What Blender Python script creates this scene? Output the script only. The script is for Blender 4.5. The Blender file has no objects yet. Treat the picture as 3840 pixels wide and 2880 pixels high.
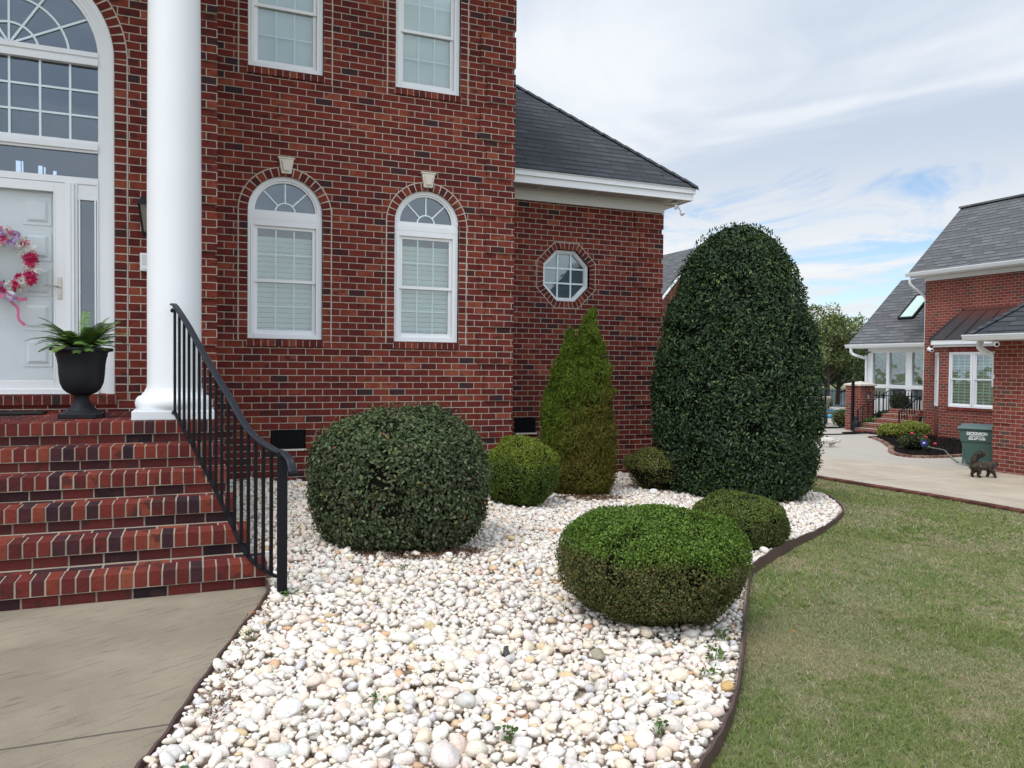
import bpy, math, random
import numpy as np
from mathutils import Vector, Matrix
random.seed(7); RNG = np.random.default_rng(7)
S = bpy.context.scene
R_ = math.radians
# ------------------------------------------------------------------ camera
YAW, PITCH, ROLL = R_(22.307), R_(1.375), R_(0.588)
CAM = Vector((-0.7174, -9.5008, 1.5296))
fw = Vector((math.sin(YAW)*math.cos(PITCH), math.cos(YAW)*math.cos(PITCH), -math.sin(PITCH)))
rt = Vector((math.cos(YAW), -math.sin(YAW), 0)); up = rt.cross(fw)
r2 = rt*math.cos(ROLL)+up*math.sin(ROLL); u2 = -rt*math.sin(ROLL)+up*math.cos(ROLL)
cam = bpy.data.objects.new('camera', bpy.data.cameras.new('camera')); S.collection.objects.link(cam)
cam.matrix_world = Matrix(((r2.x, u2.x, -fw.x, CAM.x), (r2.y, u2.y, -fw.y, CAM.y), (r2.z, u2.z, -fw.z, CAM.z), (0, 0, 0, 1)))
cam.data.sensor_width = 36; cam.data.lens = 2900/3840*36; cam.data.clip_end = 3000; cam.data.clip_start = .05
S.camera = cam
# ------------------------------------------------------------------ light
SUN_EL, SUN_AZ = R_(58), R_(-125)      # azimuth measured from +Y towards +X
sl = bpy.data.lights.new('sun', 'SUN'); sl.energy = 1.25; sl.angle = R_(20); sl.color = (1, .965, .91)
so = bpy.data.objects.new('sun', sl); S.collection.objects.link(so)
sd = Vector((math.sin(SUN_AZ)*math.cos(SUN_EL), math.cos(SUN_AZ)*math.cos(SUN_EL), math.sin(SUN_EL)))
so.rotation_euler = sd.to_track_quat('Z', 'Y').to_euler(); so.location = (0, 0, 30)
W = bpy.data.worlds.new('World'); S.world = W; W.use_nodes = True
S.view_settings.view_transform = 'Standard'; S.view_settings.look = 'None'; S.view_settings.exposure = 0.35; S.view_settings.gamma = 1

class NT:
    "tiny helper round a node tree"
    def __init__(s, nt): s.nt = nt; s.n = nt.nodes; s.l = nt.links
    def add(s, t, **k):
        x = s.n.new(t)
        for a, b in k.items(): setattr(x, a, b)
        return x
    def put(s, sock, v):
        if v is None: return
        if hasattr(v, 'links'): s.l.new(v, sock)
        elif hasattr(sock, 'default_value'):
            if isinstance(v, (tuple, list)) and len(v) == 3 and sock.type == 'RGBA': v = (*v, 1)
            sock.default_value = v
    def m(s, op, a, b=None, c=None, clamp=False):
        x = s.add('ShaderNodeMath', operation=op, use_clamp=clamp)
        s.put(x.inputs[0], a); s.put(x.inputs[1], b); s.put(x.inputs[2], c); return x.outputs[0]
    def v(s, op, a, b=None, out=0):
        x = s.add('ShaderNodeVectorMath', operation=op); s.put(x.inputs[0], a)
        if b is not None: s.put(x.inputs[1], b)
        return x.outputs[out]
    def sc(s, a, f):
        x = s.add('ShaderNodeVectorMath', operation='SCALE'); s.put(x.inputs[0], a); s.put(x.inputs[3], f); return x.outputs[0]
    def xyz(s, a=0, b=0, c=0):
        x = s.add('ShaderNodeCombineXYZ'); s.put(x.inputs[0], a); s.put(x.inputs[1], b); s.put(x.inputs[2], c); return x.outputs[0]
    def sep(s, a):
        x = s.add('ShaderNodeSeparateXYZ'); s.put(x.inputs[0], a); return x.outputs
    def noise(s, vec, scale, detail=3, rough=.55, dist=0, col=False):
        x = s.add('ShaderNodeTexNoise'); s.put(x.inputs['Vector'], vec)
        x.inputs['Scale'].default_value = scale; x.inputs['Detail'].default_value = detail
        x.inputs['Roughness'].default_value = rough; x.inputs['Distortion'].default_value = dist
        return x.outputs[1 if col else 0]
    def ramp(s, fac, stops, interp='LINEAR'):
        x = s.add('ShaderNodeValToRGB'); r = x.color_ramp; r.interpolation = interp
        while len(r.elements) < len(stops): r.elements.new(.5)
        for e, (p, c) in zip(r.elements, stops):
            e.position = p; e.color = (*c, 1) if len(c) == 3 else c
        s.put(x.inputs[0], fac); return x.outputs[0]
    def mix(s, f, a, b, mode='MIX'):
        x = s.add('ShaderNodeMix', data_type='RGBA', blend_type=mode)
        s.put(x.inputs[0], f); s.put(x.inputs[6], a); s.put(x.inputs[7], b); return x.outputs[2]
    def mapr(s, v, a, b, c=0., d=1.):
        x = s.add('ShaderNodeMapRange', interpolation_type='SMOOTHSTEP'); s.put(x.inputs[0], v)
        for i, q in enumerate((a, b, c, d)): x.inputs[i+1].default_value = q
        return x.outputs[0]
    def bump(s, h, dist=.01, strength=1.):
        x = s.add('ShaderNodeBump'); x.inputs['Strength'].default_value = strength; x.inputs['Distance'].default_value = dist
        s.put(x.inputs['Height'], h); return x.outputs[0]

# world: Nishita sky seen through procedural cloud
w = NT(W.node_tree); W.node_tree.nodes.clear()
wo = w.add('ShaderNodeOutputWorld'); bg = w.add('ShaderNodeBackground')
sky = w.add('ShaderNodeTexSky', sky_type='NISHITA'); sky.sun_disc = False
sky.sun_elevation = SUN_EL; sky.sun_rotation = SUN_AZ; sky.air_density = 1.0; sky.dust_density = .6; sky.ozone_density = 1.5
tc = w.add('ShaderNodeTexCoord'); d = w.v('NORMALIZE', tc.outputs['Generated']); dx, dy, dz = w.sep(d)
den = w.m('ADD', w.m('MAXIMUM', dz, 0), .10)
cx, cy = w.m('DIVIDE', dx, den), w.m('DIVIDE', dy, den)
# streaks run left-right in the view: rotate by yaw and squash
cu = w.m('ADD', w.m('MULTIPLY', cx, math.cos(YAW)), w.m('MULTIPLY', cy, -math.sin(YAW)))
cv = w.m('ADD', w.m('MULTIPLY', cx, math.sin(YAW)), w.m('MULTIPLY', cy, math.cos(YAW)))
P1 = w.xyz(w.m('MULTIPLY', cu, 1.05), w.m('MULTIPLY', w.m('ADD', cv, w.m('MULTIPLY', cu, .16)), 1.0), 3.7)
n1 = w.noise(P1, 1.1, 9, .60, 1.1)
n2 = w.noise(P1, .35, 4, .5, .2)
n3 = w.noise(w.xyz(w.m('MULTIPLY', cu, .8), w.m('ADD', cv, w.m('MULTIPLY', cu, .5)), 9.1), .62, 4, .52, .9)
# cover: full high up, broken between 4 and 17 degrees
hi = w.mapr(dz, .22, .36)
side = w.m('ADD', w.m('MULTIPLY', dx, math.cos(YAW)), w.m('MULTIPLY', dy, -math.sin(YAW)))
lf = w.mapr(side, .12, -.02)
cov = w.m('ADD', w.m('MULTIPLY', n1, .80), w.m('MULTIPLY', n2, .35))
cov = w.m('ADD', cov, w.m('ADD', w.m('MULTIPLY', hi, .60), w.m('MAXIMUM', w.m('MULTIPLY', lf, .30), w.m('MULTIPLY', w.mapr(w.v('DOT_PRODUCT', d, (fw.x, fw.y, 0), out=1), .5, .1), .8))))
cmask = w.mapr(cov, .49, .64)
bright = w.mapr(w.m('ADD', w.m('MULTIPLY', n3, .75), w.m('MULTIPLY', n1, .25)), .43, .66)
ccol = w.mix(bright, (.54, .63, .76), (.88, .91, .95))
lowc = w.mapr(dz, .28, .14)
ccol = w.mix(w.m('MULTIPLY', lowc, .75), ccol, (.86, .88, .90))
# sun glow through cloud, plus added brightening behind the camera to light the facade
sunv = w.add('ShaderNodeCombineXYZ')
for i in range(3): sunv.inputs[i].default_value = sd[i]
g = w.v('DOT_PRODUCT', d, sunv.outputs[0], out=1)
glow = w.m('POWER', w.m('MAXIMUM', g, 0), 5)
back = w.mapr(w.v('DOT_PRODUCT', d, (fw.x, fw.y, 0), out=1), .35, -.5)
amp = w.m('ADD', 1.0, w.m('ADD', w.m('MULTIPLY', glow, 1.1), w.m('MULTIPLY', back, .55)))
ccol = w.v('MULTIPLY', ccol, w.xyz(amp, amp, amp))
skyc = w.v('MULTIPLY', sky.outputs[0], (.135, .142, .150))
final = w.mix(cmask, skyc, ccol)
w.put(bg.inputs[0], final); bg.inputs[1].default_value = .84
w.l.new(bg.outputs[0], wo.inputs[0])

# ------------------------------------------------------------------ materials
def newmat(name):
    m = bpy.data.materials.new(name); m.use_nodes = True; t = NT(m.node_tree)
    b = [n for n in m.node_tree.nodes if n.type == 'BSDF_PRINCIPLED'][0]
    return m, t, b
def worldpos(t): return t.add('ShaderNodeNewGeometry')
def plain(name, col, rough=.5, var=.12, scale=6, bump=0., bscale=40, metal=0., spec=.5, detail=4):
    m, t, b = newmat(name); g = worldpos(t); P = g.outputs['Position']
    if var:
        n = t.noise(P, scale, detail)
        f = t.m('ADD', 1-var, t.m('MULTIPLY', n, 2*var)); c = t.v('MULTIPLY', (*col,), t.xyz(f, f, f)); t.put(b.inputs['Base Color'], c)
    else: t.put(b.inputs['Base Color'], col)
    b.inputs['Roughness'].default_value = rough; b.inputs['Metallic'].default_value = metal
    b.inputs['Specular IOR Level'].default_value = spec
    if bump: t.put(b.inputs['Normal'], t.bump(t.noise(P, bscale, 3), bump))
    return m
C = .0808; BW = .2032; Z0 = .98     # brick course, brick length, height of a bed joint
BRICK = [(0, (.042, .027, .030)), (.04, (.055, .024, .026)), (.085, (.092, .020, .018)), (.35, (.125, .025, .020)), (.75, (.158, .032, .023)), (.93, (.20, .046, .028)), (1, (.235, .066, .04))]
BRICKR = [(0, (.10, .065, .058)), (.07, (.12, .06, .052)), (.11, (.165, .038, .032)), (.5, (.205, .047, .038)), (1, (.25, .064, .048))]
def planeuv(t):
    g = worldpos(t); P = g.outputs['Position']; N = g.outputs['True Normal']
    T = t.v('NORMALIZE', t.v('CROSS_PRODUCT', (0, 0, 1), N)); B = t.v('CROSS_PRODUCT', N, T)
    return P, t.v('DOT_PRODUCT', P, T, out=1), t.v('DOT_PRODUCT', P, B, out=1)
def brickwall(name, stops, mortar=(.42, .365, .30), uoff=0., voff=Z0):
    m, t, b = newmat(name); P, u, v = planeuv(t)
    nz = t.noise(P, 30, 2, col=True); wob = t.sc(t.v('SUBTRACT', nz, (.5, .5, .5)), .006)
    vec = t.v('ADD', t.xyz(t.m('SUBTRACT', u, uoff), t.m('SUBTRACT', v, voff), 0), wob)
    k = t.add('ShaderNodeTexBrick'); t.put(k.inputs['Vector'], vec); k.offset = .5; k.offset_frequency = 2; k.squash = 1
    k.inputs['Color1'].default_value = (0, 0, 0, 1); k.inputs['Color2'].default_value = (1, 1, 1, 1); k.inputs['Mortar'].default_value = (0, 0, 0, 1)
    for a, q in (('Scale', 1), ('Mortar Size', .0056), ('Mortar Smooth', .25), ('Bias', 0), ('Brick Width', BW), ('Row Height', C)): k.inputs[a].default_value = q
    tint = t.m('ADD', k.outputs['Color'], t.m('MULTIPLY', t.m('SUBTRACT', t.noise(P, 7, 2), .5), .42), clamp=True)
    # brick colour, darker flash marks on some bricks
    col = t.ramp(tint, stops)
    fl = t.mapr(t.noise(t.v('MULTIPLY', P, (1, 1, 1.8)), 7.5, 3), .565, .65)
    col = t.mix(t.m('MULTIPLY', fl, .72), col, (.045, .022, .024) if stops is BRICK else (.12, .06, .05))
    grain = t.noise(P, 110, 3); f = t.m('MULTIPLY', t.m('ADD', .62, t.m('MULTIPLY', grain, .76)), t.m('ADD', .70, t.m('MULTIPLY', t.noise(P, 24, 3), .6))); col = t.v('MULTIPLY', col, t.xyz(f, f, f))
    mc = t.mix(t.noise(P, 25, 3), tuple(c*.75 for c in mortar), tuple(min(1, c*1.2) for c in mortar))
    big = t.noise(t.v('MULTIPLY', P, (1, 1, .45)), 1.3, 5, .6); f = t.m('ADD', .72, t.m('MULTIPLY', big, .56))
    out = t.mix(k.outputs['Fac'], col, mc); out = t.v('MULTIPLY', out, t.xyz(f, f, f))
    t.put(b.inputs['Base Color'], out); b.inputs['Roughness'].default_value = .9; b.inputs['Specular IOR Level'].default_value = .08
    h = t.m('ADD', t.m('SUBTRACT', 1, k.outputs['Fac']), t.m('MULTIPLY', grain, .3))
    t.put(b.inputs['Normal'], t.bump(h, .006)); return m
def islandbrick(name, stops):
    m, t, b = newmat(name); g = worldpos(t); P = g.outputs['Position']
    tint = t.m('ADD', g.outputs['Random Per Island'], t.m('MULTIPLY', t.m('SUBTRACT', t.noise(P, 9, 2), .5), .3), clamp=True)
    col = t.ramp(tint, stops)
    fl = t.mapr(t.noise(P, 7, 3), .56, .66); col = t.mix(t.m('MULTIPLY', fl, .75), col, (.05, .025, .025))
    gr = t.noise(P, 120, 4, .65); f = t.m('ADD', .62, t.m('MULTIPLY', gr, .76)); col = t.v('MULTIPLY', col, t.xyz(f, f, f))
    t.put(b.inputs['Base Color'], col); b.inputs['Roughness'].default_value = .85; b.inputs['Specular IOR Level'].default_value = .10
    t.put(b.inputs['Normal'], t.bump(t.m('ADD', gr, t.m('MULTIPLY', t.noise(P, 35, 3), 1.5)), .005)); return m
def shingle(name, base, w_=.30, h_=.145):
    m, t, b = newmat(name); P, u, v = planeuv(t)
    row = t.m('FLOOR', t.m('DIVIDE', v, h_)); fr = t.m('FRACT', t.m('DIVIDE', v, h_))
    rnd = t.add('ShaderNodeTexWhiteNoise', noise_dimensions='1D'); t.put(rnd.inputs['W'], row)
    uu = t.m('DIVIDE', t.m('ADD', u, t.m('MULTIPLY', rnd.outputs['Value'], w_)), w_)
    tab = t.m('FLOOR', uu); fu = t.m('FRACT', uu)
    r2_ = t.add('ShaderNodeTexWhiteNoise', noise_dimensions='3D'); t.put(r2_.inputs['Vector'], t.xyz(tab, row, 0))
    edge = t.m('MULTIPLY', t.m('LESS_THAN', fr, .19), t.mapr(r2_.outputs['Value'], .2, .5, .35, 1))
    slot = t.m('MULTIPLY', t.m('LESS_THAN', fu, .035), .6)
    dk = t.m('MAXIMUM', edge, slot)
    f = t.m('MULTIPLY', t.m('ADD', .78, t.m('MULTIPLY', r2_.outputs['Value'], .42)), t.m('ADD', .8, t.m('MULTIPLY', t.noise(P, 160, 2), .4)))
    f = t.m('MULTIPLY', f, t.m('ADD', .85, t.m('MULTIPLY', t.noise(P, 1.3, 3), .3)))
    col = t.v('MULTIPLY', base, t.xyz(f, f, f)); col = t.mix(dk, col, tuple(c*.28 for c in base))
    t.put(b.inputs['Base Color'], col); b.inputs['Roughness'].default_value = .9; b.inputs['Specular IOR Level'].default_value = .12
    t.put(b.inputs['Normal'], t.bump(t.m('SUBTRACT', 1, t.m('ADD', fr, t.m('MULTIPLY', r2_.outputs['Value'], .4))), .012)); return m
def attrmat(name, rough=.5, spec=.4, trans=0., var=.25, vscale=60, bump=0.):
    m, t, b = newmat(name); a = t.add('ShaderNodeAttribute', attribute_name='Col'); P = worldpos(t).outputs['Position']
    n = t.noise(P, vscale, 3); f = t.m('ADD', 1-var, t.m('MULTIPLY', n, 2*var)); c = t.v('MULTIPLY', a.outputs['Color'], t.xyz(f, f, f))
    t.put(b.inputs['Base Color'], c); b.inputs['Roughness'].default_value = rough; b.inputs['Specular IOR Level'].default_value = spec
    if bump: t.put(b.inputs['Normal'], t.bump(n, bump))
    if trans:
        tr = t.add('ShaderNodeBsdfTranslucent'); t.put(tr.inputs[0], c); mx = t.add('ShaderNodeMixShader'); mx.inputs[0].default_value = trans
        out = [n for n in m.node_tree.nodes if n.type == 'OUTPUT_MATERIAL'][0]
        t.l.new(b.outputs[0], mx.inputs[1]); t.l.new(tr.outputs[0], mx.inputs[2]); t.l.new(mx.outputs[0], out.inputs[0])
    return m
def glassmat(name, tint=(.75, .85, .85), refl=.35, dark=0.):
    m, t, b = newmat(name); m.node_tree.nodes.remove(b)
    out = [n for n in m.node_tree.nodes if n.type == 'OUTPUT_MATERIAL'][0]
    tr = t.add('ShaderNodeBsdfTransparent'); t.put(tr.inputs[0], tint)
    gl = t.add('ShaderNodeBsdfGlossy'); t.put(gl.inputs['Color'], (.86, .94, 1.0)); gl.inputs['Roughness'].default_value = .02
    P = worldpos(t).outputs['Position']; t.put(gl.inputs['Normal'], t.bump(t.noise(P, 1.6, 2), .01))
    lw = t.add('ShaderNodeLayerWeight'); lw.inputs[0].default_value = .5
    fac = t.m('ADD', refl, t.m('MULTIPLY', lw.outputs['Fresnel'], .35), clamp=True)
    mx = t.add('ShaderNodeMixShader'); t.put(mx.inputs[0], fac); t.l.new(tr.outputs[0], mx.inputs[1]); t.l.new(gl.outputs[0], mx.inputs[2])
    t.l.new(mx.outputs[0], out.inputs[0]); return m
M = {}
M['brick'] = brickwall('brick_wall', BRICK)
M['brickR'] = brickwall('brick_wall_light', BRICKR, (.42, .36, .29))
M['brk'] = islandbrick('brick_piece', BRICK); M['brkR'] = islandbrick('brick_piece_light', BRICKR)
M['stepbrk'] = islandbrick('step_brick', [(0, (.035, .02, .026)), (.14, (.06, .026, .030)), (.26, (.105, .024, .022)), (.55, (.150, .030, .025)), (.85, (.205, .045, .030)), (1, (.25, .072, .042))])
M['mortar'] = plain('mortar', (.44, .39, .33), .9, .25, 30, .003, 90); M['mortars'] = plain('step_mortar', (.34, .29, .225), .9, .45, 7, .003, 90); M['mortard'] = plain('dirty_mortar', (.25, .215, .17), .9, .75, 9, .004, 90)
M['white'] = plain('white_paint', (.76, .78, .80), .45, .03, 3)
M['white2'] = plain('white_vinyl', (.76, .77, .78), .35, .03, 4)
M['cream'] = plain('cream_stone', (.62, .57, .49), .8, .10, 20, .001, 90)
M['grille'] = plain('pale_grille', (.68, .80, .84), .4, .03)
M['grilleG'] = plain('mint_grille', (.45, .74, .64), .4, .03)
M['blind'] = plain('blind', (.72, .77, .74), .5, .05, 3)
M['blind2'] = plain('louvre', (.55, .68, .60), .5, .05, 3)
M['glass'] = glassmat('window_glass', (.90, .93, .92), .045)
M['glassdark'] = glassmat('dark_window_glass', (.45, .52, .60), .085)
M['dark'] = plain('dark_interior', (.07, .085, .10), .9, .25, .7)
M['room'] = plain('room_interior', (.10, .11, .12), .9, .3, 1.2)
M['door'] = plain('door_paint', (.82, .81, .79), .35, .02)
M['iron'] = plain('black_iron', (.007, .008, .011), .5, .3, 30, .001, 120, spec=.18)
def ironworn():
    m, t, b = newmat('worn_rail_paint'); P = worldpos(t).outputs['Position']
    n = t.mapr(t.noise(t.v('MULTIPLY', P, (1, 1, 1)), 22, 6, .75), .60, .70)
    t.put(b.inputs['Base Color'], t.mix(t.m('MULTIPLY', n, .6), (.016, .019, .026), (.20, .21, .23))); b.inputs['Roughness'].default_value = .5; b.inputs['Specular IOR Level'].default_value = .3
    t.put(b.inputs['Normal'], t.bump(t.noise(P, 60, 3), .001)); return m
M['ironw'] = ironworn()
M['shingle'] = shingle('dark_shingles', (.062, .066, .075)); M['shingleR'] = shingle('grey_shingles', (.135, .138, .145), .33, .15)
M['soffit'] = plain('soffit', (.62, .62, .60), .6, .04)
def soffitvent():
    m, t, b = newmat('soffit_vent'); P = worldpos(t).outputs['Position']; x, y, z = t.sep(P)
    a = t.m('FRACT', t.m('MULTIPLY', t.m('ADD', x, y), 26)); c = t.m('FRACT', t.m('MULTIPLY', x, 2.2))
    k = t.m('MULTIPLY', t.m('LESS_THAN', a, .5), t.m('GREATER_THAN', c, .12))
    t.put(b.inputs['Base Color'], t.mix(k, (.5, .49, .46), (.14, .13, .12))); return m
M['sv'] = soffitvent()
M['urn'] = plain('dark_urn', (.012, .014, .017), .55, .35, 14, .002, 70, spec=.22)
M['steel'] = plain('satin_nickel', (.45, .42, .37), .3, .05, metal=.9)
M['plasticg'] = plain('green_plastic', (.055, .115, .10), .42, .08, 5)
M['plasticl'] = plain('green_lid', (.10, .17, .165), .38, .08, 5)
M['rubber'] = plain('black_rubber', (.010, .011, .012), .6, .2, spec=.2)
M['bark'] = plain('bark', (.09, .065, .045), .9, .4, 12, .01, 30)
M['twig'] = plain('dark_twigs', (.012, .013, .008), .95, .4, 9, spec=.05)
M['copper'] = None
def copper():
    m, t, b = newmat('aged_copper'); P = worldpos(t).outputs['Position']; x, y, z = t.sep(P)
    f = t.m('ADD', t.mapr(z, 2.85, 3.3), t.m('MULTIPLY', t.m('SUBTRACT', t.noise(P, 3, 5), .5), .8), clamp=True)
    t.put(b.inputs['Base Color'], t.mix(f, (.045, .042, .045), (.14, .05, .042))); b.inputs['Roughness'].default_value = .38; b.inputs['Metallic'].default_value = .45; return m
M['copper'] = copper()
M['mulch'] = plain('mulch', (.020, .016, .014), .95, .6, 22, .03, 35, spec=.05)
M['bedsoil'] = plain('bed_soil', (.45, .36, .28), .95, .6, 30, .02, 60); M['edging'] = plain('brown_edging', (.085, .048, .045), .55, .25, 8, .002, 30)
M['leaf'] = attrmat('glossy_leaf', .52, .18, .15); M['hleaf'] = attrmat('holly_leaf', .42, .24, .08); M['leafm'] = attrmat('matt_leaf', .6, .12, .18)
M['flower'] = attrmat('petal', .6, .2, .25, .1)
M['grass'] = attrmat('grass_blade', .65, .08, .2, .15, 20)
def stonemat():
    m, t, b = newmat('river_stone'); a = t.add('ShaderNodeAttribute', attribute_name='Col'); P = worldpos(t).outputs['Position']
    n = t.noise(P, 45, 5, .65); n2 = t.noise(P, 150, 3); vein = t.m('SUBTRACT', 1, t.mapr(t.m('ABSOLUTE', t.m('SUBTRACT', t.noise(P, 26, 4, .6, 1.2), .5)), .0, .035))
    f = t.m('ADD', .80, t.m('ADD', t.m('MULTIPLY', n, .28), t.m('MULTIPLY', n2, .12))); c = t.v('MULTIPLY', a.outputs['Color'], t.xyz(f, f, f))
    c = t.mix(t.m('MULTIPLY', vein, .36), c, (.36, .30, .25)); c = t.mix(t.m('MULTIPLY', t.mapr(t.noise(P, 17, 3), .60, .72), .22), c, (.52, .36, .22))
    t.put(b.inputs['Base Color'], c); b.inputs['Roughness'].default_value = .7; b.inputs['Specular IOR Level'].default_value = .25
    t.put(b.inputs['Normal'], t.bump(t.m('ADD', n, t.m('MULTIPLY', n2, .5)), .006)); return m
M['stone'] = stonemat()
M['water'] = plain('lake_water', (.18, .25, .30), .08, .1, .3, .02, 3, spec=.8)
M['poolw'] = plain('pool_water', (.05, .28, .55), .08, .3, 3, .02, 6)
M['cush'] = plain('beige_cushion', (.50, .44, .38), .8, .1, 8)
M['wicker'] = plain('wicker', (.17, .14, .12), .8, .3, 50)
M['blue'] = plain('light_blue_vinyl', (.22, .52, .72), .4, .1, 4)

# ------------------------------------------------------------------ object helpers
COL = S.collection
LOC = {}
def thing(name, label, cat, loc=(0, 0, 0), group=None):
    o = bpy.data.objects.new(name, None); COL.objects.link(o); o.location = loc; o.empty_display_size = .1
    o['label'] = label; o['category'] = cat
    if group: o['group'] = group
    LOC[o.name] = Vector(loc); return o
def tag(o, label, cat, group=None):
    o['label'] = label; o['category'] = cat
    if group: o['group'] = group
    return o
def org(p): return LOC[p.name] if p is not None else Vector((0, 0, 0))
class MB:
    def __init__(s): s.v = []; s.f = []; s.m = []
    def quad(s, pts, m=0):
        b = len(s.v); s.v += [tuple(p) for p in pts]; s.f.append(tuple(range(b, b+len(pts)))); s.m.append(m); return s
    def hexa(s, p, m=0):   # 8 points: bottom 4 ccw, top 4 ccw
        b = len(s.v); s.v += [tuple(q) for q in p]
        for f in ((3, 2, 1, 0), (4, 5, 6, 7), (0, 1, 5, 4), (1, 2, 6, 5), (2, 3, 7, 6), (3, 0, 4, 7)):
            s.f.append(tuple(b+i for i in f)); s.m.append(m)
        return s
    def box(s, x0, x1, y0, y1, z0, z1, m=0):
        return s.hexa([(x0, y0, z0), (x1, y0, z0), (x1, y1, z0), (x0, y1, z0), (x0, y0, z1), (x1, y0, z1), (x1, y1, z1), (x0, y1, z1)], m)
    def prism(s, pts, axis, a, b_, m=0):   # extrude 2-d polygon along axis ('x','y','z')
        def P(q, t):
            return {'y': (q[0], t, q[1]), 'x': (t, q[0], q[1]), 'z': (q[0], q[1], t)}[axis]
        n = len(pts); b = len(s.v); s.v += [P(q, a) for q in pts]+[P(q, b_) for q in pts]
        s.f.append(tuple(range(b, b+n))); s.m.append(m); s.f.append(tuple(range(b+2*n-1, b+n-1, -1))); s.m.append(m)
        for i in range(n):
            j = (i+1) % n; s.f.append((b+j, b+i, b+n+i, b+n+j)); s.m.append(m)
        return s
    def bar(s, p, q, w, h, upv=(0, 0, 1), m=0):
        p, q = Vector(p), Vector(q); d = (q-p).normalized(); U = Vector(upv)
        a = d.cross(U)
        if a.length < 1e-4: a = d.cross(Vector((0, 1, 0)))
        a.normalize(); c = a.cross(d); a *= w/2; c *= h/2
        return s.hexa([p-a-c, p+a-c, q+a-c, q-a-c, p-a+c, p+a+c, q+a+c, q-a+c], m)
    def sweep(s, pts, prof, m=0, upv=(0, 0, 1)):
        pts = [Vector(p) for p in pts]; n = len(prof); b = len(s.v)
        for i, p in enumerate(pts):
            d = (pts[min(i+1, len(pts)-1)]-pts[max(i-1, 0)]).normalized(); a = d.cross(Vector(upv))
            if a.length < 1e-3: a = Vector((1, 0, 0))
            a.normalize(); c = a.cross(d)
            s.v += [tuple(p+a*x+c*y) for x, y in prof]
        for i in range(len(pts)-1):
            for j in range(n):
                k = (j+1) % n; s.f.append((b+i*n+j, b+i*n+k, b+(i+1)*n+k, b+(i+1)*n+j)); s.m.append(m)
        s.f.append(tuple(b+j for j in range(n-1, -1, -1))); s.m.append(m)
        e = b+(len(pts)-1)*n; s.f.append(tuple(e+j for j in range(n))); s.m.append(m); return s
    def tube(s, pts, r, n=8, m=0):
        rs = r if hasattr(r, '__len__') else [r]*len(pts)
        pts = [Vector(p) for p in pts]; b = len(s.v); ref = Vector((.3, .2, 1)).normalized()
        for i, p in enumerate(pts):
            d = (pts[min(i+1, len(pts)-1)]-pts[max(i-1, 0)]).normalized(); a = d.cross(ref)
            if a.length < .05: a = d.cross(Vector((1, 0, 0)))
            a.normalize(); c = a.cross(d)
            for j in range(n):
                t = 2*math.pi*j/n; s.v.append(tuple(p+(a*math.cos(t)+c*math.sin(t))*rs[i]))
        for i in range(len(pts)-1):
            for j in range(n):
                k = (j+1) % n; s.f.append((b+i*n+j, b+i*n+k, b+(i+1)*n+k, b+(i+1)*n+j)); s.m.append(m)
        s.f.append(tuple(b+j for j in range(n-1, -1, -1))); s.m.append(m)
        e = b+(len(pts)-1)*n; s.f.append(tuple(e+j for j in range(n))); s.m.append(m); return s
    def lathe(s, prof, c, n=40, m=0):
        b = len(s.v)
        for r, z in prof:
            for j in range(n):
                t = 2*math.pi*j/n; s.v.append((c[0]+r*math.cos(t), c[1]+r*math.sin(t), c[2]+z))
        for i in range(len(prof)-1):
            for j in range(n):
                k = (j+1) % n; s.f.append((b+i*n+j, b+i*n+k, b+(i+1)*n+k, b+(i+1)*n+j)); s.m.append(m)
        s.f.append(tuple(b+j for j in range(n-1, -1, -1))); s.m.append(m)
        e = b+(len(prof)-1)*n; s.f.append(tuple(e+j for j in range(n))); s.m.append(m); return s
    def ball(s, c, r, n=12, k=8, m=0, sq=(1, 1, 1)):
        b = len(s.v)
        for i in range(k+1):
            ph = math.pi*i/k
            for j in range(n):
                t = 2*math.pi*j/n; s.v.append((c[0]+sq[0]*r*math.sin(ph)*math.cos(t), c[1]+sq[1]*r*math.sin(ph)*math.sin(t), c[2]+sq[2]*r*math.cos(ph)))
        for i in range(k):
            for j in range(n):
                q = (j+1) % n; s.f.append((b+i*n+j, b+(i+1)*n+j, b+(i+1)*n+q, b+i*n+q)); s.m.append(m)
        return s
    def build(s, name, mats, parent=None, smooth=False, bevel=0., kind=None, auto=False):
        me = bpy.data.meshes.new(name); O = org(parent)
        me.from_pydata([(v[0]-O.x, v[1]-O.y, v[2]-O.z) for v in s.v], [], s.f)
        mats = mats if isinstance(mats, (list, tuple)) else [mats]
        for q in mats: me.materials.append(M[q] if isinstance(q, str) else q)
        me.polygons.foreach_set('material_index', s.m)
        if smooth: me.polygons.foreach_set('use_smooth', [True]*len(s.f))
        me.update(); me.validate()
        if smooth and auto: me.set_sharp_from_angle(angle=R_(38))
        o = bpy.data.objects.new(name, me); COL.objects.link(o)
        if parent is not None: o.parent = parent; LOC[o.name] = O
        else: LOC[o.name] = Vector((0, 0, 0))
        if bevel:
            md = o.modifiers.new('bevel', 'BEVEL'); md.width = bevel; md.segments = 2; md.limit_method = 'ANGLE'
        if kind: o['kind'] = kind
        return o
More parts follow.
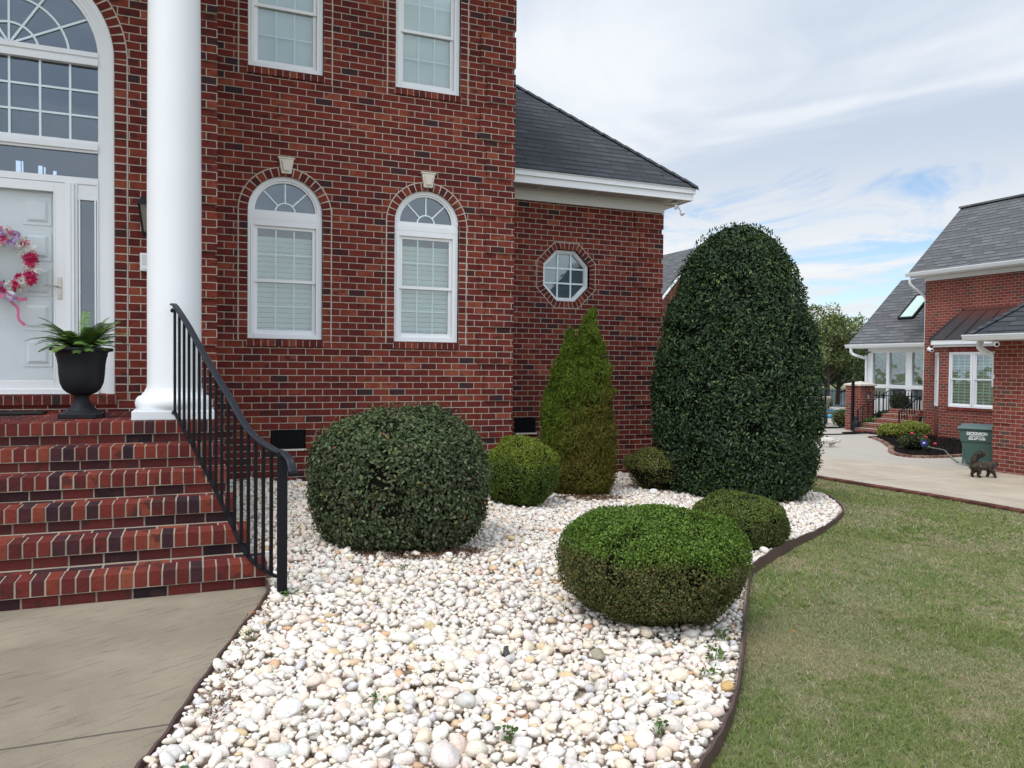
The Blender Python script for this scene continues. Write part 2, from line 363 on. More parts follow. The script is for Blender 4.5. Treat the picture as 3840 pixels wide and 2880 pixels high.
def npmesh(name, V, F, nper, mat, parent=None, col=None, smooth=False, kind=None):
    "V (n,3) verts, F (m,nper) faces, col (n,3) per-vertex colour"
    me = bpy.data.meshes.new(name); O = org(parent); V = np.asarray(V, np.float32)-np.array(O, np.float32)
    me.vertices.add(len(V)); me.vertices.foreach_set('co', V.ravel())
    me.loops.add(F.size); me.polygons.add(len(F)); me.loops.foreach_set('vertex_index', F.astype(np.int32).ravel())
    me.polygons.foreach_set('loop_start', np.arange(0, F.size, nper, dtype=np.int32)); me.polygons.foreach_set('loop_total', np.full(len(F), nper, np.int32))
    if smooth: me.polygons.foreach_set('use_smooth', np.ones(len(F), bool))
    me.update(calc_edges=True)
    if col is not None:
        a = me.color_attributes.new('Col', 'FLOAT_COLOR', 'POINT'); c4 = np.ones((len(V), 4), np.float32); c4[:, :3] = col; a.data.foreach_set('color', c4.ravel())
    me.materials.append(M[mat]); o = bpy.data.objects.new(name, me); COL.objects.link(o)
    if parent is not None: o.parent = parent; LOC[o.name] = O
    if kind: o['kind'] = kind
    return o
# vectorised value noise
def vnoise(p, scale=1., seed=0):
    p = np.asarray(p)*scale+seed*17.13; i = np.floor(p).astype(np.int64); f = p-i; f = f*f*(3-2*f); out = 0
    def h(a, b, c):
        n = (a*73856093) ^ (b*19349663) ^ (c*83492791) ^ (seed*2654435761); n = (n ^ (n >> 13))*1274126177 & 0x7fffffff; n = (n ^ (n >> 16)) & 0xffff
        return n/65535.
    for a in (0, 1):
        for b in (0, 1):
            for c in (0, 1):
                w_ = (f[:, 0] if a else 1-f[:, 0])*(f[:, 1] if b else 1-f[:, 1])*(f[:, 2] if c else 1-f[:, 2])
                out = out+w_*h(i[:, 0]+a, i[:, 1]+b, i[:, 2]+c)
    return out
def fbm(p, scale=1., seed=0, o=3): return sum(vnoise(p, scale*2**k, seed+k)*.5**k for k in range(o))/sum(.5**k for k in range(o))

def gz(X, Y):
    X = np.asarray(X, float); Y = np.asarray(Y, float)
    return .07+.07*np.clip((Y+3)/3, 0, 1)*np.clip(1-X/3, 0, 1)-.052*np.clip(X, 0, 11)
def inpoly(x, y, poly):
    x = np.asarray(x); y = np.asarray(y); r = np.zeros(x.shape, bool); n = len(poly)
    for i in range(n):
        x1, y1 = poly[i]; x2, y2 = poly[(i+1) % n]
        c = ((y1 > y) != (y2 > y)); xx = (x2-x1)*(y-y1)/((y2-y1) if y2 != y1 else 1e-9)+x1; r ^= c & (x < xx)
    return r
def smoothline(pts, k=8):
    "Catmull-Rom"
    P = [np.array(p, float) for p in pts]; P = [2*P[0]-P[1]]+P+[2*P[-1]-P[-2]]; out = []
    for i in range(1, len(P)-2):
        for j in range(k):
            t = j/k; a, b, c, d = P[i-1:i+3]
            out.append(.5*((2*b)+(-a+c)*t+(2*a-5*b+4*c-d)*t*t+(-a+3*b-3*c+d)*t**3))
    out.append(P[-2]); return out
# ------------------------------------------------------------------ setting: terrain
EDGE_R = smoothline([(.2, -7.62), (.75, -7.35), (1.061, -7.107), (1.307, -6.903), (1.617, -6.601), (2.025, -6.146), (2.563, -5.513), (3.10, -4.88), (3.42, -4.53), (3.75, -4.28), (4.418, -3.815), (5.27, -3.275), (6.08, -2.715), (6.942, -2.02), (7.42, -1.45), (7.76, -.944), (7.93, -.4), (7.95, .4), (7.7, 1.1), (7.1, 1.7), (6.5, 2.1)], 6)
EDGE_L = smoothline([(-.262, -4.0), (-.31, -4.496), (-.539, -5.23), (-.718, -5.838), (-.834, -6.268), (-.92, -6.52), (-1.03, -7.1), (-.95, -7.55), (-.4, -7.75), (.2, -7.62)], 6)
STEPX = [-.26, -.36, -.435, -.48, -.51, -.53]
BED = [tuple(p) for p in EDGE_L]+[tuple(p) for p in EDGE_R[1:]]+[(6.45, 1.5), (3.17, 1.5), (3.17, 0), (-.52, 0), (-.52, -.9), (-.53, -2.37), (-.51, -2.7), (-.48, -3.02), (-.435, -3.35), (-.36, -3.67), (-.26, -3.67)]
gx = np.unique(np.concatenate([np.arange(-14, 14, .35), np.linspace(14, 60, 40), np.linspace(60, 420, 40), np.linspace(-300, -14, 16)]))
gy = np.unique(np.concatenate([np.arange(-14, 14, .35), np.linspace(14, 60, 40), np.linspace(60, 420, 40), np.linspace(-200, -14, 14)]))
GX, GY = np.meshgrid(gx, gy, indexing='ij'); wv = (GX+.7)*.75+(GY+9.5)*.66
def sst(a, b, x): t = np.clip((x-a)/(b-a), 0, 1); return t*t*(3-2*t)
GZ = gz(GX, GY)-.035-.12*(1-sst(-.6, .2, GX))-1.2*sst(43.5, 48, wv)*(1-sst(104, 112, wv))-.25*sst(104, 112, wv)
V = np.stack([GX, GY, GZ], -1).reshape(-1, 3); nx, ny = GX.shape
ii, jj = np.meshgrid(np.arange(nx-1), np.arange(ny-1), indexing='ij'); a = (ii*ny+jj).ravel()
def lawnmat():
    m, t, b = newmat('lawn_ground'); P = worldpos(t).outputs['Position']
    n = t.noise(P, .9, 4); n2 = t.noise(P, 60, 3); n3 = t.noise(P, 7, 3)
    c = t.mix(t.mapr(t.m('ADD', n, t.m('MULTIPLY', n3, .3)), .52, .78), (.13, .155, .05), (.26, .22, .12))
    f = t.m('ADD', .6, t.m('MULTIPLY', n2, .9)); c = t.v('MULTIPLY', c, t.xyz(f, f, f))
    t.put(b.inputs['Base Color'], c); b.inputs['Roughness'].default_value = .95; t.put(b.inputs['Normal'], t.bump(n2, .02)); return m
M['lawn'] = lawnmat()
o = npmesh('ground', V, np.stack([a, a+ny, a+ny+1, a+1], -1), 4, 'lawn', smooth=True); o['kind'] = 'structure'
def flat(name, poly, zf, mat, th=.0):
    "polygon draped on z = zf(x,y): triangulated on a grid-free fan of an inner subdivision"
    import bmesh
    bm = bmesh.new(); vs = [bm.verts.new((x, y, 0)) for x, y in poly]; f = bm.faces.new(vs)
    if f.normal.z < 0: f.normal_flip()
    bmesh.ops.triangulate(bm, faces=bm.faces[:])
    for _ in range(3): bmesh.ops.subdivide_edges(bm, edges=[e for e in bm.edges if e.calc_length() > .7], cuts=1); bmesh.ops.triangulate(bm, faces=bm.faces[:])
    for v_ in bm.verts: v_.co.z = float(zf(v_.co.x, v_.co.y))
    bmesh.ops.recalc_face_normals(bm, faces=bm.faces[:])
    me = bpy.data.meshes.new(name); bm.to_mesh(me); bm.free()
    if me.polygons and sum(p.normal.z for p in me.polygons) < 0: me.flip_normals()
    me.materials.append(M[mat]); o = bpy.data.objects.new(name, me); COL.objects.link(o); o['kind'] = 'structure'; return o
def concrete(name, c1, c2, joints_x=(), joints_y=(), warm=False, streak=False):
    m, t, b = newmat(name); P = worldpos(t).outputs['Position']; x, y, z = t.sep(P)
    n = t.noise(P, 1.6, 5, .6); n2 = t.noise(P, 130, 3); n3 = t.noise(P, 420, 2); n4 = t.mapr(t.noise(P, 60, 2), .66, .72)
    col = t.mix(t.mapr(n, .3, .7), c1, c2)
    if streak:
        q = t.xyz(t.m('ADD', t.m('MULTIPLY', x, 2.6), t.m('MULTIPLY', y, 1.5)), t.m('ADD', t.m('MULTIPLY', x, -12), t.m('MULTIPLY', y, 23)), 0)
        s_ = t.noise(q, 1.3, 7, .68, .6); col = t.mix(t.m('MULTIPLY', t.mapr(s_, .52, .68), .60), col, tuple(c*.45 for c in c1))
    if warm:
        wz = t.mapr(t.m('ADD', t.m('ADD', x, t.m('MULTIPLY', y, .47)), t.m('MULTIPLY', n, .5)), 14.6, 15.0); col = t.mix(wz, col, (.46, .42, .36))
    f = t.m('ADD', .72, t.m('ADD', t.m('MULTIPLY', n2, .32), t.m('MULTIPLY', n3, .24))); col = t.v('MULTIPLY', col, t.xyz(f, f, f)); col = t.mix(t.m('MULTIPLY', n4, .35), col, tuple(c*.5 for c in c1))
    k = 0
    for s_, js in ((x, joints_x), (y, joints_y)):
        for j in js:
            e = t.m('LESS_THAN', t.m('ABSOLUTE', t.m('SUBTRACT', t.m('ADD', s_, t.m('MULTIPLY', t.m('SUBTRACT', t.noise(P, 12, 2), .5), .008)), j)), .008); k = e if k == 0 else t.m('MAXIMUM', k, e)
    if k != 0: col = t.mix(t.m('MULTIPLY', k, .75), col, (.06, .05, .045))
    t.put(b.inputs['Base Color'], col); b.inputs['Roughness'].default_value = .85; t.put(b.inputs['Normal'], t.bump(t.m('ADD', n2, n3), .004)); return m
M['walk'] = concrete('walk_concrete', (.275, .228, .163), (.36, .303, .222), joints_y=(-5.97,), streak=True)
M['drive'] = concrete('drive_concrete', (.43, .365, .28), (.53, .46, .36), joints_x=(11.05, 14.0), joints_y=(.93, -4.2), warm=True)
wpoly = [(-9, -4.0), (-.262, -4.0)]+[tuple(p) for p in EDGE_L[1:-12]]+[(-1.35, -8.2), (-1.6, -14), (-9, -14)]
flat('walk', wpoly, lambda x, y: 0.0, 'walk')
# walk has depth where it meets the bed
drive_poly = [(10.2, -14), (10.22, -2.1), (10.2, -1.3), (10.14, -.58), (10.02, .22), (9.85, 1.35), (9.6, 3), (9.4, 9), (12, 16), (20, 24), (29.5, 24), (33.5, 17), (24, 10), (19.9, 9.9), (20.1, -14)]
flat('driveway', drive_poly, lambda x, y: float(gz(x, y))+.004, 'drive')
flat('gravel_bed_base', BED, lambda x, y: float(gz(x, y))-.018, 'bedsoil')
mw = MB(); mw.quad([(5, 20, -1.0), (400, 20, -1.0), (400, 400, -1.0), (5, 400, -1.0)]); mw.build('lake_water', 'water', kind='structure')
# ------------------------------------------------------------------ edging strips
def strip(name, pts, zt, h, th, mat, label, cat):
    mb = MB(); n = len(pts); L = [Vector((p[0], p[1], 0)) for p in pts]; b = 0
    for i, p in enumerate(L):
        d = (L[min(i+1, n-1)]-L[max(i-1, 0)]).normalized(); s_ = Vector((-d.y, d.x, 0))*th/2; z = zt(p.x, p.y)+.006*math.sin(i*1.7)
        mb.v += [tuple(p-s_+Vector((0, 0, z-h))), tuple(p-s_+Vector((0, 0, z))), tuple(p+s_+Vector((0, 0, z))), tuple(p+s_+Vector((0, 0, z-h)))]
    for i in range(n-1):
        for j in range(4):
            k = (j+1) % 4; mb.f.append((4*i+j, 4*i+4+j, 4*i+4+k, 4*i+k)); mb.m.append(0)
    mb.f += [(0, 1, 2, 3), tuple(4*(n-1)+q for q in (3, 2, 1, 0))]; mb.m += [0, 0]
    return tag(mb.build(name, mat, smooth=False), label, cat)
def er_h(x, y): return float(gz(x, y))+.036+.034*math.exp(-((x-4.1)/1.0)**2)
strip('garden_edging', EDGE_R, er_h, .22, .012, 'edging', 'curved brown metal edging strip between the white gravel bed and the lawn', 'garden edging')
strip('garden_edging', [p for p in EDGE_L[2:-3]], lambda x, y: .085, .14, .012, 'edging', 'short rusty brown edging strip between the concrete walk and the white gravel', 'garden edging')
mb = MB()
for i in range(150):      # brick border along the driveway
    y = -13.5+i*.1; x = np.interp(y, [-14, -2.1, -1.3, -.58, .22, 1.35], [10.13, 10.15, 10.13, 10.07, 9.95, 9.78]); z = float(gz(x, y))
    mb.box(x-.09, x+.09, y+.004, y+.094, z-.06, z+.012+random.uniform(-.002, .002))
M['brkD'] = islandbrick('worn_brick', [(0, (.07, .035, .028)), (.5, (.13, .05, .038)), (1, (.18, .075, .055))]); mb.build('driveway_brick_border', 'brkD', kind='structure')
# ------------------------------------------------------------------ main house
H = thing('brick_house', 'two-storey dark red brick house with white arched windows and a grey hipped side wing', 'house', (1.3, 4, 0))
def wallfront(mb, x0, x1, z0, z1, y, th, ops, m=0):
    """front wall in plane y with openings (xa,xb,lower(x),upper(x),n)"""
    ops = sorted(ops, key=lambda o: o[0]); cols = sorted(set([o[:2] for o in ops])); x = x0
    for xa, xb in cols:
        if xa > x: mb.box(x, xa, y, y+th, z0, z1, m)
        cur = sorted([o for o in ops if o[:2] == (xa, xb)], key=lambda o: o[2](.5*(o[0]+o[1])))
        zlow = lambda t: z0
        for k in range(len(cur)+1):
            hi = cur[k][2] if k < len(cur) else (lambda t: z1)
            n = max([c[4] for c in cur[max(0, k-1):k+1]])
            xs = [xa+(xb-xa)*(.5-.5*math.cos(math.pi*i/n)) for i in range(n+1)]
            for i in range(n):
                a, b = xs[i], xs[i+1]; la, lb, ha, hb = zlow(a), zlow(b), hi(a), hi(b)
                mb.hexa([(a, y, la), (b, y, lb), (b, y+th, lb), (a, y+th, la), (a, y, ha), (b, y, hb), (b, y+th, hb), (a, y+th, ha)], m)
            if k < len(cur): zlow = cur[k][3]
        x = xb
    if x < x1: mb.box(x, x1, y, y+th, z0, z1, m)
LW = [(-.153, .704), (1.58, 2.423)]; UWZ = (4.968, 6.50); LWZ, SPR = 1.815, 3.30
ops = []
for xa, xb in LW:
    c, r = (xa+xb)/2, (xb-xa)/2
    ops.append((xa, xb, lambda t: LWZ, lambda t, c=c, r=r: SPR+math.sqrt(max(0, r*r-(t-c)**2)), 18))
    ops.append((xa, xb, lambda t: UWZ[0], lambda t: UWZ[1], 1))
VENTZ = (.508, .738)
ops.append((.106, .5145, lambda t: VENTZ[0], lambda t: VENTZ[1], 1))
# the vent shares columns with the first window, so cut that wall in two bands
mb = MB(); wallfront(mb, -.60, 3.17, -.5, 1.5, 0, .25, [ops[-1]]); wallfront(mb, -.60, 3.17, 1.5, 7.3, 0, .25, ops[:-1])
mb.box(2.92, 3.17, .25, 9.4, -.8, 7.3); mb.box(-5.2, 3.17, 9.4, 9.65, -.8, 7.3)
# quoins: five-course blocks with one recessed course between, all down the corner
def quoins(mb, xr, y, z0, z1, wn, ww, j0=0, pr=.024, side=1):
    for j in range(-3, 16):
        a = Z0+(1+6*j)*C; b = a+5*C
        if b < z0 or a > z1: continue
        w_ = wn if (j+j0) % 2 == 0 else ww
        mb.box(xr-w_, xr+.012, y-pr, y+.2, a, b)
quoins(mb, 3.17, 0, .95, 7.2, .385, .475)
mb.build('wall', 'brick', H, bevel=0)
# arched brick surrounds, jamb headers, sills and keystones
def bricks_jit(mb, x0, x1, y0, y1, z0, z1):
    j = lambda: random.uniform(-.0018, .0018); mb.box(x0+j(), x1+j(), y0+j(), y1, z0+j(), z1+j())
def surround(xa, xb, z0, zs, arch=True, y=0., ztop=None, hw=.096):
    br, mo = MB(), MB(); c, r = (xa+xb)/2, (xb-xa)/2; k0 = math.ceil((z0-.1-Z0)/C); zz = Z0+k0*C
    top = zs if arch else ztop
    for s_ in (-1, 1):
        xi = xa if s_ < 0 else xb; xo = xi+s_*hw; a, b = sorted((xi, xo)); a2, b2 = sorted((xi, xo+s_*.013))
        mo.box(a2, b2, y-.0025, y+.12, zz, top)
        z = zz
        while z < top-.02:
            bricks_jit(br, a+.002, b, y-.0045, y+.11, z+.006, min(z+C-.005, top)); z += C
        if not arch: mo.build('jamb_mortar', 'mortar', H); br.build('brick_jamb', 'brk', H); br, mo = MB(), MB()
    if arch:
        n = 40; ro = r+hw; R2 = ro+.013
        for i in range(n):
            t0, t1 = math.pi*i/n, math.pi*(i+1)/n; P = lambda rr, t: (c+rr*math.cos(t), zs+rr*math.sin(t))
            mo.prism([P(r, t0), P(R2, t0), P(R2, t1), P(r, t1)], 'y', y-.0025, y+.12)
        nb = max(9, int(round(math.pi*(r+.03)/.078)))
        for i in range(nb):
            t0, t1 = math.pi*(i+.07)/nb, math.pi*(i+.93)/nb
            br.prism([P(r+.001, t0), P(ro, t0+.004), P(ro, t1-.004), P(r+.001, t1)], 'y', y-.005+random.uniform(-.001, .001), y+.11)
    if arch: mo.build('surround_mortar', 'mortar', H); br.build('brick_surround', 'brk', H)
def sill(xa, xb, z, y=0., d=.022, parent=H, mats=('brk', 'mortar'), h=.088):
    mb = MB(); n = int(round((xb-xa+.02)/.0775)); w_ = (xb-xa+.02)/n
    for i in range(n):
        a = xa-.01+i*w_; mb.hexa([(a+.005, y-d, z-h), (a+w_-.005, y-d, z-h), (a+w_-.005, y+.05, z-h), (a+.005, y+.05, z-h), (a+.005, y-d, z-.012), (a+w_-.005, y-d, z-.012), (a+w_-.005, y+.05, z+.004), (a+.005, y+.05, z+.004)], 0)
    mb.box(xa-.012, xb+.012, y-d+.006, y+.04, z-h+.002, z-.014, 1); mb.build('brick_sill', list(mats), parent)
for xa, xb in LW:
    surround(xa, xb, LWZ, SPR); surround(xa, xb, UWZ[0]-.02, 0, arch=False, ztop=6.5)
    sill(xa, xb, LWZ); sill(xa, xb, UWZ[0])
    c = (xa+xb)/2; mb = MB()
    mb.prism([(c-.055, 3.755), (c+.055, 3.755), (c+.085, 3.925), (c-.085, 3.925)], 'y', -.045, .05)
    mb.prism([(c-.033, 3.785), (c+.033, 3.785), (c+.055, 3.905), (c-.055, 3.905)], 'y', -.062, -.043)
    mb.box(c-.097, c+.097, -.052, .05, 3.925, 3.945); mb.build('keystone', 'cream', H, bevel=.004)
# foundation vents and weep slots
def vent(xa, xb, z0, z1, y):
    mb = MB(); mb.box(xa, xb, y+.05, y+.06, z0, z1, 0); n = 16
    for i in range(n): a = xa+(xb-xa)*i/n; mb.box(a, a+.008, y+.03, y+.05, z0, z1, 0)
    mb.box(xa-.002, xb+.002, y-.012, y+.05, z0-.022, z0, 1); mb.build('foundation_vent', ['iron', 'cream'], H)
vent(.106, .5145, *VENTZ, 0); 
for X in (0, .61, 2.44, 3.05): mb = MB(); mb.box(X-.006, X+.006, -.0015, .01, Z0-C+.008, Z0-.008); mb.build('weep_slot', 'rubber', H)
# windows
def window_unit(xa, xb, z0, z1, y, grid=(3, 2), parent=H, blind=True, glass='glass', grille='grille', rail=None, name='window', axis='y', back=None, slat='blind', op=.060, headw=.07, hf=.88):
    """double-hung unit; axis 'y': plane faces -y.  axis 'x': plane faces -x, xa..xb measured along -y"""
    def T(mb):   # transform recorded geometry for axis x : (u,v,z)->(y0+v , -u, z)
        if axis == 'x': mb.v = [(v[1], -v[0], v[2]) for v in mb.v]
        return mb
    fr = MB(); jw = headw
    fr.box(xa, xa+jw, y-.012, y+.10, z0, z1); fr.box(xb-jw, xb, y-.012, y+.10, z0, z1)
    fr.box(xa+jw, xb-jw, y-.012, y+.10, z1-jw, z1); fr.box(xa+jw, xb-jw, y-.016, y+.10, z0, z0+.055)
    fr.box(xa+jw*.45, xa+jw*.6, y-.018, y-.011, z0+.056, z1-.05); fr.box(xb-jw*.6, xb-jw*.45, y-.018, y-.011, z0+.056, z1-.05)
    f = T(fr).build('frame' if name != 'window' else name, 'white', parent, bevel=.003)
    P = f; zm = rail if rail else (z0+z1)/2; a, b = xa+jw, xb-jw; sw = .042
    sh = MB()
    for lo, hi, yy in ((z0+.055, zm+.018, y+.038), (zm-.018, z1-jw, y+.014)):
        sh.box(a, a+sw, yy, yy+.03, lo, hi); sh.box(b-sw, b, yy, yy+.03, lo, hi); sh.box(a+sw, b-sw, yy, yy+.03, lo, lo+(.05 if lo < zm-.1 else .036)); sh.box(a+sw, b-sw, yy, yy+.03, hi-.036, hi)
    # upper sash sits outside the lower one
    T(sh).build('sash', 'white2', P, bevel=.002)
    gl, gr = MB(), MB(); nx_, nz_ = grid
    for lo, hi, yy in ((z0+.105, zm-.018, y+.05), (zm+.018, z1-jw-.036, y+.026)):
        gl.box(a+sw, b-sw, yy, yy+.004, lo, hi)
        for i in range(1, nx_): X = a+sw+(b-a-2*sw)*i/nx_; gr.box(X-.008, X+.008, yy+.005, yy+.012, lo, hi)
        for i in range(1, nz_): Z = lo+(hi-lo)*i/nz_; gr.box(a+sw, b-sw, yy+.0055, yy+.0115, Z-.008, Z+.008)
    T(gl).build('pane', glass, P); T(gr).build('grille', grille, P)
    if blind:
        bl = MB(); n = int((z1-z0-.2)/op); yy = y+.085
        for i in range(n):
            Z = z0+.075+i*op; bl.hexa([(a+.015, yy+.022, Z), (b-.015, yy+.022, Z), (b-.015, yy+.026, Z+.002), (a+.015, yy+.026, Z+.002), (a+.015, yy, Z+op*hf), (b-.015, yy, Z+op*hf), (b-.015, yy+.004, Z+op*hf+.001), (a+.015, yy+.004, Z+op*hf+.001)])
        T(bl).build('blind', slat, P)
    bk = MB(); bk.box(xa+.02, xb-.02, y+.16, y+.17, z0, z1); T(bk).build('dark_room', 'room', P)
    return f
def fanlight(xa, xb, zs, y, inner=.30, rays=3, parent=H):
    c, r = (xa+xb)/2, (xb-xa)/2; fr = MB(); n = 36; P = lambda rr, t: (c+rr*math.cos(t), zs+rr*math.sin(t))
    for i in range(n):
        t0, t1 = math.pi*i/n, math.pi*(i+1)/n
        fr.prism([P(r-.055, t0), P(r-.002, t0), P(r-.002, t1), P(r-.055, t1)], 'y', y-.006, y+.09)
        fr.prism([P(r-.078, t0), P(r-.055, t0), P(r-.055, t1), P(r-.078, t1)], 'y', y+.012, y+.08)
        fr.prism([P(r-.014, t0), P(r-.002, t0), P(r-.002, t1), P(r-.014, t1)], 'y', y-.016, y-.005)
    fr.box(xa+.002, xb-.002, y-.014, y+.09, zs-.0985, zs-.03); fr.box(xa+.004, xb-.004, y-.004, y+.09, zs-.03, zs+.012)
    f = fr.build('arched_window', 'white', parent)
    gl = MB(); gl.prism([P(r-.07, math.pi*i/n) for i in range(n+1)], 'y', y+.04, y+.044); gl.build('pane', 'glassdark', f)
    gr = MB(); ri = inner*r
    for i in range(n):
        t0, t1 = math.pi*i/n, math.pi*(i+1)/n; gr.prism([P(ri-.008, t0), P(ri+.008, t0), P(ri+.008, t1), P(ri-.008, t1)], 'y', y+.028, y+.038)
    for k in range(1, rays+1):
        t = math.pi*k/(rays+1); q = Vector((c+ri*math.cos(t), y+.033, zs+ri*math.sin(t))); e = Vector((c+(r-.07)*math.cos(t), y+.033, zs+(r-.07)*math.sin(t)))
        gr.bar(q, e, .016, .009, (0, 1, 0))
    gr.build('grille', 'grille', f)
    bk = MB(); bk.prism([P(r-.01, math.pi*i/n) for i in range(n+1)], 'y', y+.2, y+.21); bk.build('dark_room', 'dark', f)
for xa, xb in LW:
    window_unit(xa+.003, xb-.003, LWZ+.002, SPR-.088, .045, rail=2.50); fanlight(xa+.002, xb-.002, SPR+.01, .045, .27)
    window_unit(xa+.003, xb-.003, UWZ[0]+.002, UWZ[1]-.002, .045, rail=5.70)
# ---- wing
WY = 1.5
ow = (4.30, 5.10, 2.535, 3.37); ocx, ocz, orr = 4.705, 2.955, .405; oq = orr*math.tan(math.pi/8)
def olo(t): u = abs(t-ocx); return ocz-orr+(max(0, u-oq))
def ohi(t): u = abs(t-ocx); return ocz+orr-(max(0, u-oq))
def octo(r): q = r*math.tan(math.pi/8); return [(ocx+a, ocz+b) for a, b in ((-q, -r), (q, -r), (r, -q), (r, q), (q, r), (-q, r), (-r, q), (-r, -q))]
mb = MB(); x0_, x1_ = ocx-orr, ocx+orr
def wcol(a, b):
    mb.hexa([(a, WY, -.8), (b, WY, -.8), (b, WY+.25, -.8), (a, WY+.25, -.8), (a, WY, olo(a)), (b, WY, olo(b)), (b, WY+.25, olo(b)), (a, WY+.25, olo(a))])
    mb.hexa([(a, WY, ohi(a)), (b, WY, ohi(b)), (b, WY+.25, ohi(b)), (a, WY+.25, ohi(a)), (a, WY, 4.3), (b, WY, 4.3), (b, WY+.25, 4.3), (a, WY+.25, 4.3)])
mb.box(3.17, x0_, WY, WY+.25, -.8, 4.3); mb.box(x1_, 6.458, WY, WY+.25, -.8, 4.3)
for a, b in ((x0_, ocx-oq), (ocx-oq, ocx+oq), (ocx+oq, x1_)): wcol(a, b)
mb.box(6.208, 6.458, WY+.25, 9.4, -.8, 4.3); mb.box(3.17, 6.458, 9.4, 9.65, -.8, 4.3)
for j in range(-3, 9):
    a = Z0+(-1+6*j)*C+.0; b = a+5*C
    if a > 4.0 or b < -.6: continue
    w_ = .53 if j % 2 == 0 else .43
    mb.box(6.458-w_, 6.476, WY-.022, WY+.2, a, min(b, 4.06)); mb.box(6.3, 6.4785, WY+.2, WY+.6, a, min(b, 4.06))
mb.build('wing_wall', 'brick', H)
vent(3.845, 4.20, .49, .722, WY-.055)
mo, br = MB(), MB(); A_, B_ = octo(orr), octo(orr+.10); B2 = octo(orr+.113)
for i in range(8):
    j = (i+1) % 8; mo.prism([A_[i], B2[i], B2[j], A_[j]], 'y', WY-.0025, WY+.12); n = 5
    L = lambda p, q, t: (p[0]+(q[0]-p[0])*t, p[1]+(q[1]-p[1])*t)
    for k in range(n):
        t0, t1 = (k+.07)/n, (k+.93)/n; br.prism([L(A_[i], A_[j], t0), L(B_[i], B_[j], t0), L(B_[i], B_[j], t1), L(A_[i], A_[j], t1)], 'y', WY-.006, WY+.11)
mo.build('surround_mortar', 'mortar', H); br.build('brick_surround', 'brk', H)
fr = MB(); A_, B_, C_ = octo(orr-.045), octo(orr-.003), octo(orr-.06)
for i in range(8):
    j = (i+1) % 8; fr.prism([A_[i], B_[i], B_[j], A_[j]], 'y', WY+.055, WY+.13); fr.prism([C_[i], A_[i], A_[j], C_[j]], 'y', WY+.075, WY+.125)
f8 = fr.build('octagonal_window', 'white', H)
gl = MB(); gl.prism(octo(orr-.05), 'y', WY+.10, WY+.104); gl.build('pane', 'glass', f8)
gr = MB(); q = (orr-.055)/3
for s_ in (-1, 1): gr.box(ocx+s_*q-.013, ocx+s_*q+.013, WY+.088, WY+.099, ocz-orr+.055, ocz+orr-.055); gr.box(ocx-orr+.055, ocx+orr-.055, WY+.0885, WY+.0985, ocz+s_*q-.013, ocz+s_*q+.013)
gr.build('grille', 'grille', f8); bk = MB(); M['sky_reflection_plate'] = plain('sky_reflection_grey_blue', (.15, .18, .215), .8, .05); bk.prism(octo(orr-.05), 'y', WY+.112, WY+.116); bk.build('sky_reflection_plate', 'sky_reflection_plate', f8)  # added plate; its grey-blue stands in for sky reflected in the octagon glass
# eaves of the wing: frieze, soffit, two-step fascia, hipped roof
mb = MB(); mb.box(3.17, 6.485, WY-.03, WY, 4.075, 4.235); mb.box(6.46, 6.485, WY, 9.4, 4.075, 4.235); mb.build('frieze_board', 'white', H, bevel=.003)
EX, EY, EZ = 6.74, 1.0, 4.43; SL = .904
mb = MB(); mb.box(3.17, EX-.02, EY+.022, WY-.031, 4.222, 4.235); mb.box(6.486, EX-.022, WY-.031, 9.4, 4.222, 4.235); mb.build('soffit', 'soffit', H)
mb = MB(); mb.box(3.17, EX-.15, EY+.10, EY+.34, 4.2185, 4.2225); mb.build('soffit_vent', 'sv', H)
mb = MB(); mb.box(3.17, EX-.022, EY, EY+.022, 4.212, 4.375); mb.box(EX-.044, EX-.022, EY+.022, 9.4, 4.212, 4.375)
mb.box(3.17, EX+.006, EY-.028, EY-.0005, 4.318, 4.405); mb.box(EX-.0215, EX+.006, EY+.0005, 9.4, 4.318, 4.405); mb.box(EX-.30, EX-.05, WY-.0, 9.4, 4.205, 4.2115); mb.build('fascia', 'white', H, bevel=.004)
def slab(mb, pts, th, m=0):   # roof plane with thickness (downwards)
    n = len(pts); b = len(mb.v); mb.v += [tuple(p) for p in pts]+[(p[0], p[1], p[2]-th) for p in pts]
    mb.f.append(tuple(range(b, b+n))); mb.m.append(m); mb.f.append(tuple(range(b+2*n-1, b+n-1, -1))); mb.m.append(m)
    for i in range(n): j = (i+1) % n; mb.f.append((b+j, b+i, b+n+i, b+n+j)); mb.m.append(m)
mb = MB(); ex, ey = EX+.035, EY-.045; t = ex-3.17
slab(mb, [(3.17, ey, EZ), (ex, ey, EZ), (3.17, ey+t, EZ+SL*t)], .03)
slab(mb, [(ex, ey, EZ-.001), (ex, 9.8, EZ-.001), (3.17, 9.8-t, EZ+SL*t), (3.17, ey+t, EZ+SL*t)], .03)
rf = mb.build('roof', 'shingle', H)
mb = MB()
for i in range(26):     # hip cap shingles
    a, b = t*i/26, t*(i+1.12)/26; p = Vector((ex-a, ey+a, EZ+SL*a+.006)); q = Vector((ex-b, ey+b, EZ+SL*b+.020))
    d_ = (q-p).normalized(); s_ = Vector((1, 1, 0)).normalized()*.10
    dn = Vector((0, 0, -.045)); up_ = Vector((0, 0, .006))
    mb.quad([p+up_, p+s_+dn, q+s_+dn, q+up_]); mb.quad([p-s_+dn, p+up_, q+up_, q-s_+dn]); mb.quad([p-s_+dn, p+s_+dn, p+up_])
mb.build('hip_cap', 'shingle', rf)
mb = MB(); mb.box(3.10, ex+.0, ey-.004, ey+.06, EZ-.036, EZ-.031); mb.build('drip_edge', 'white', rf)
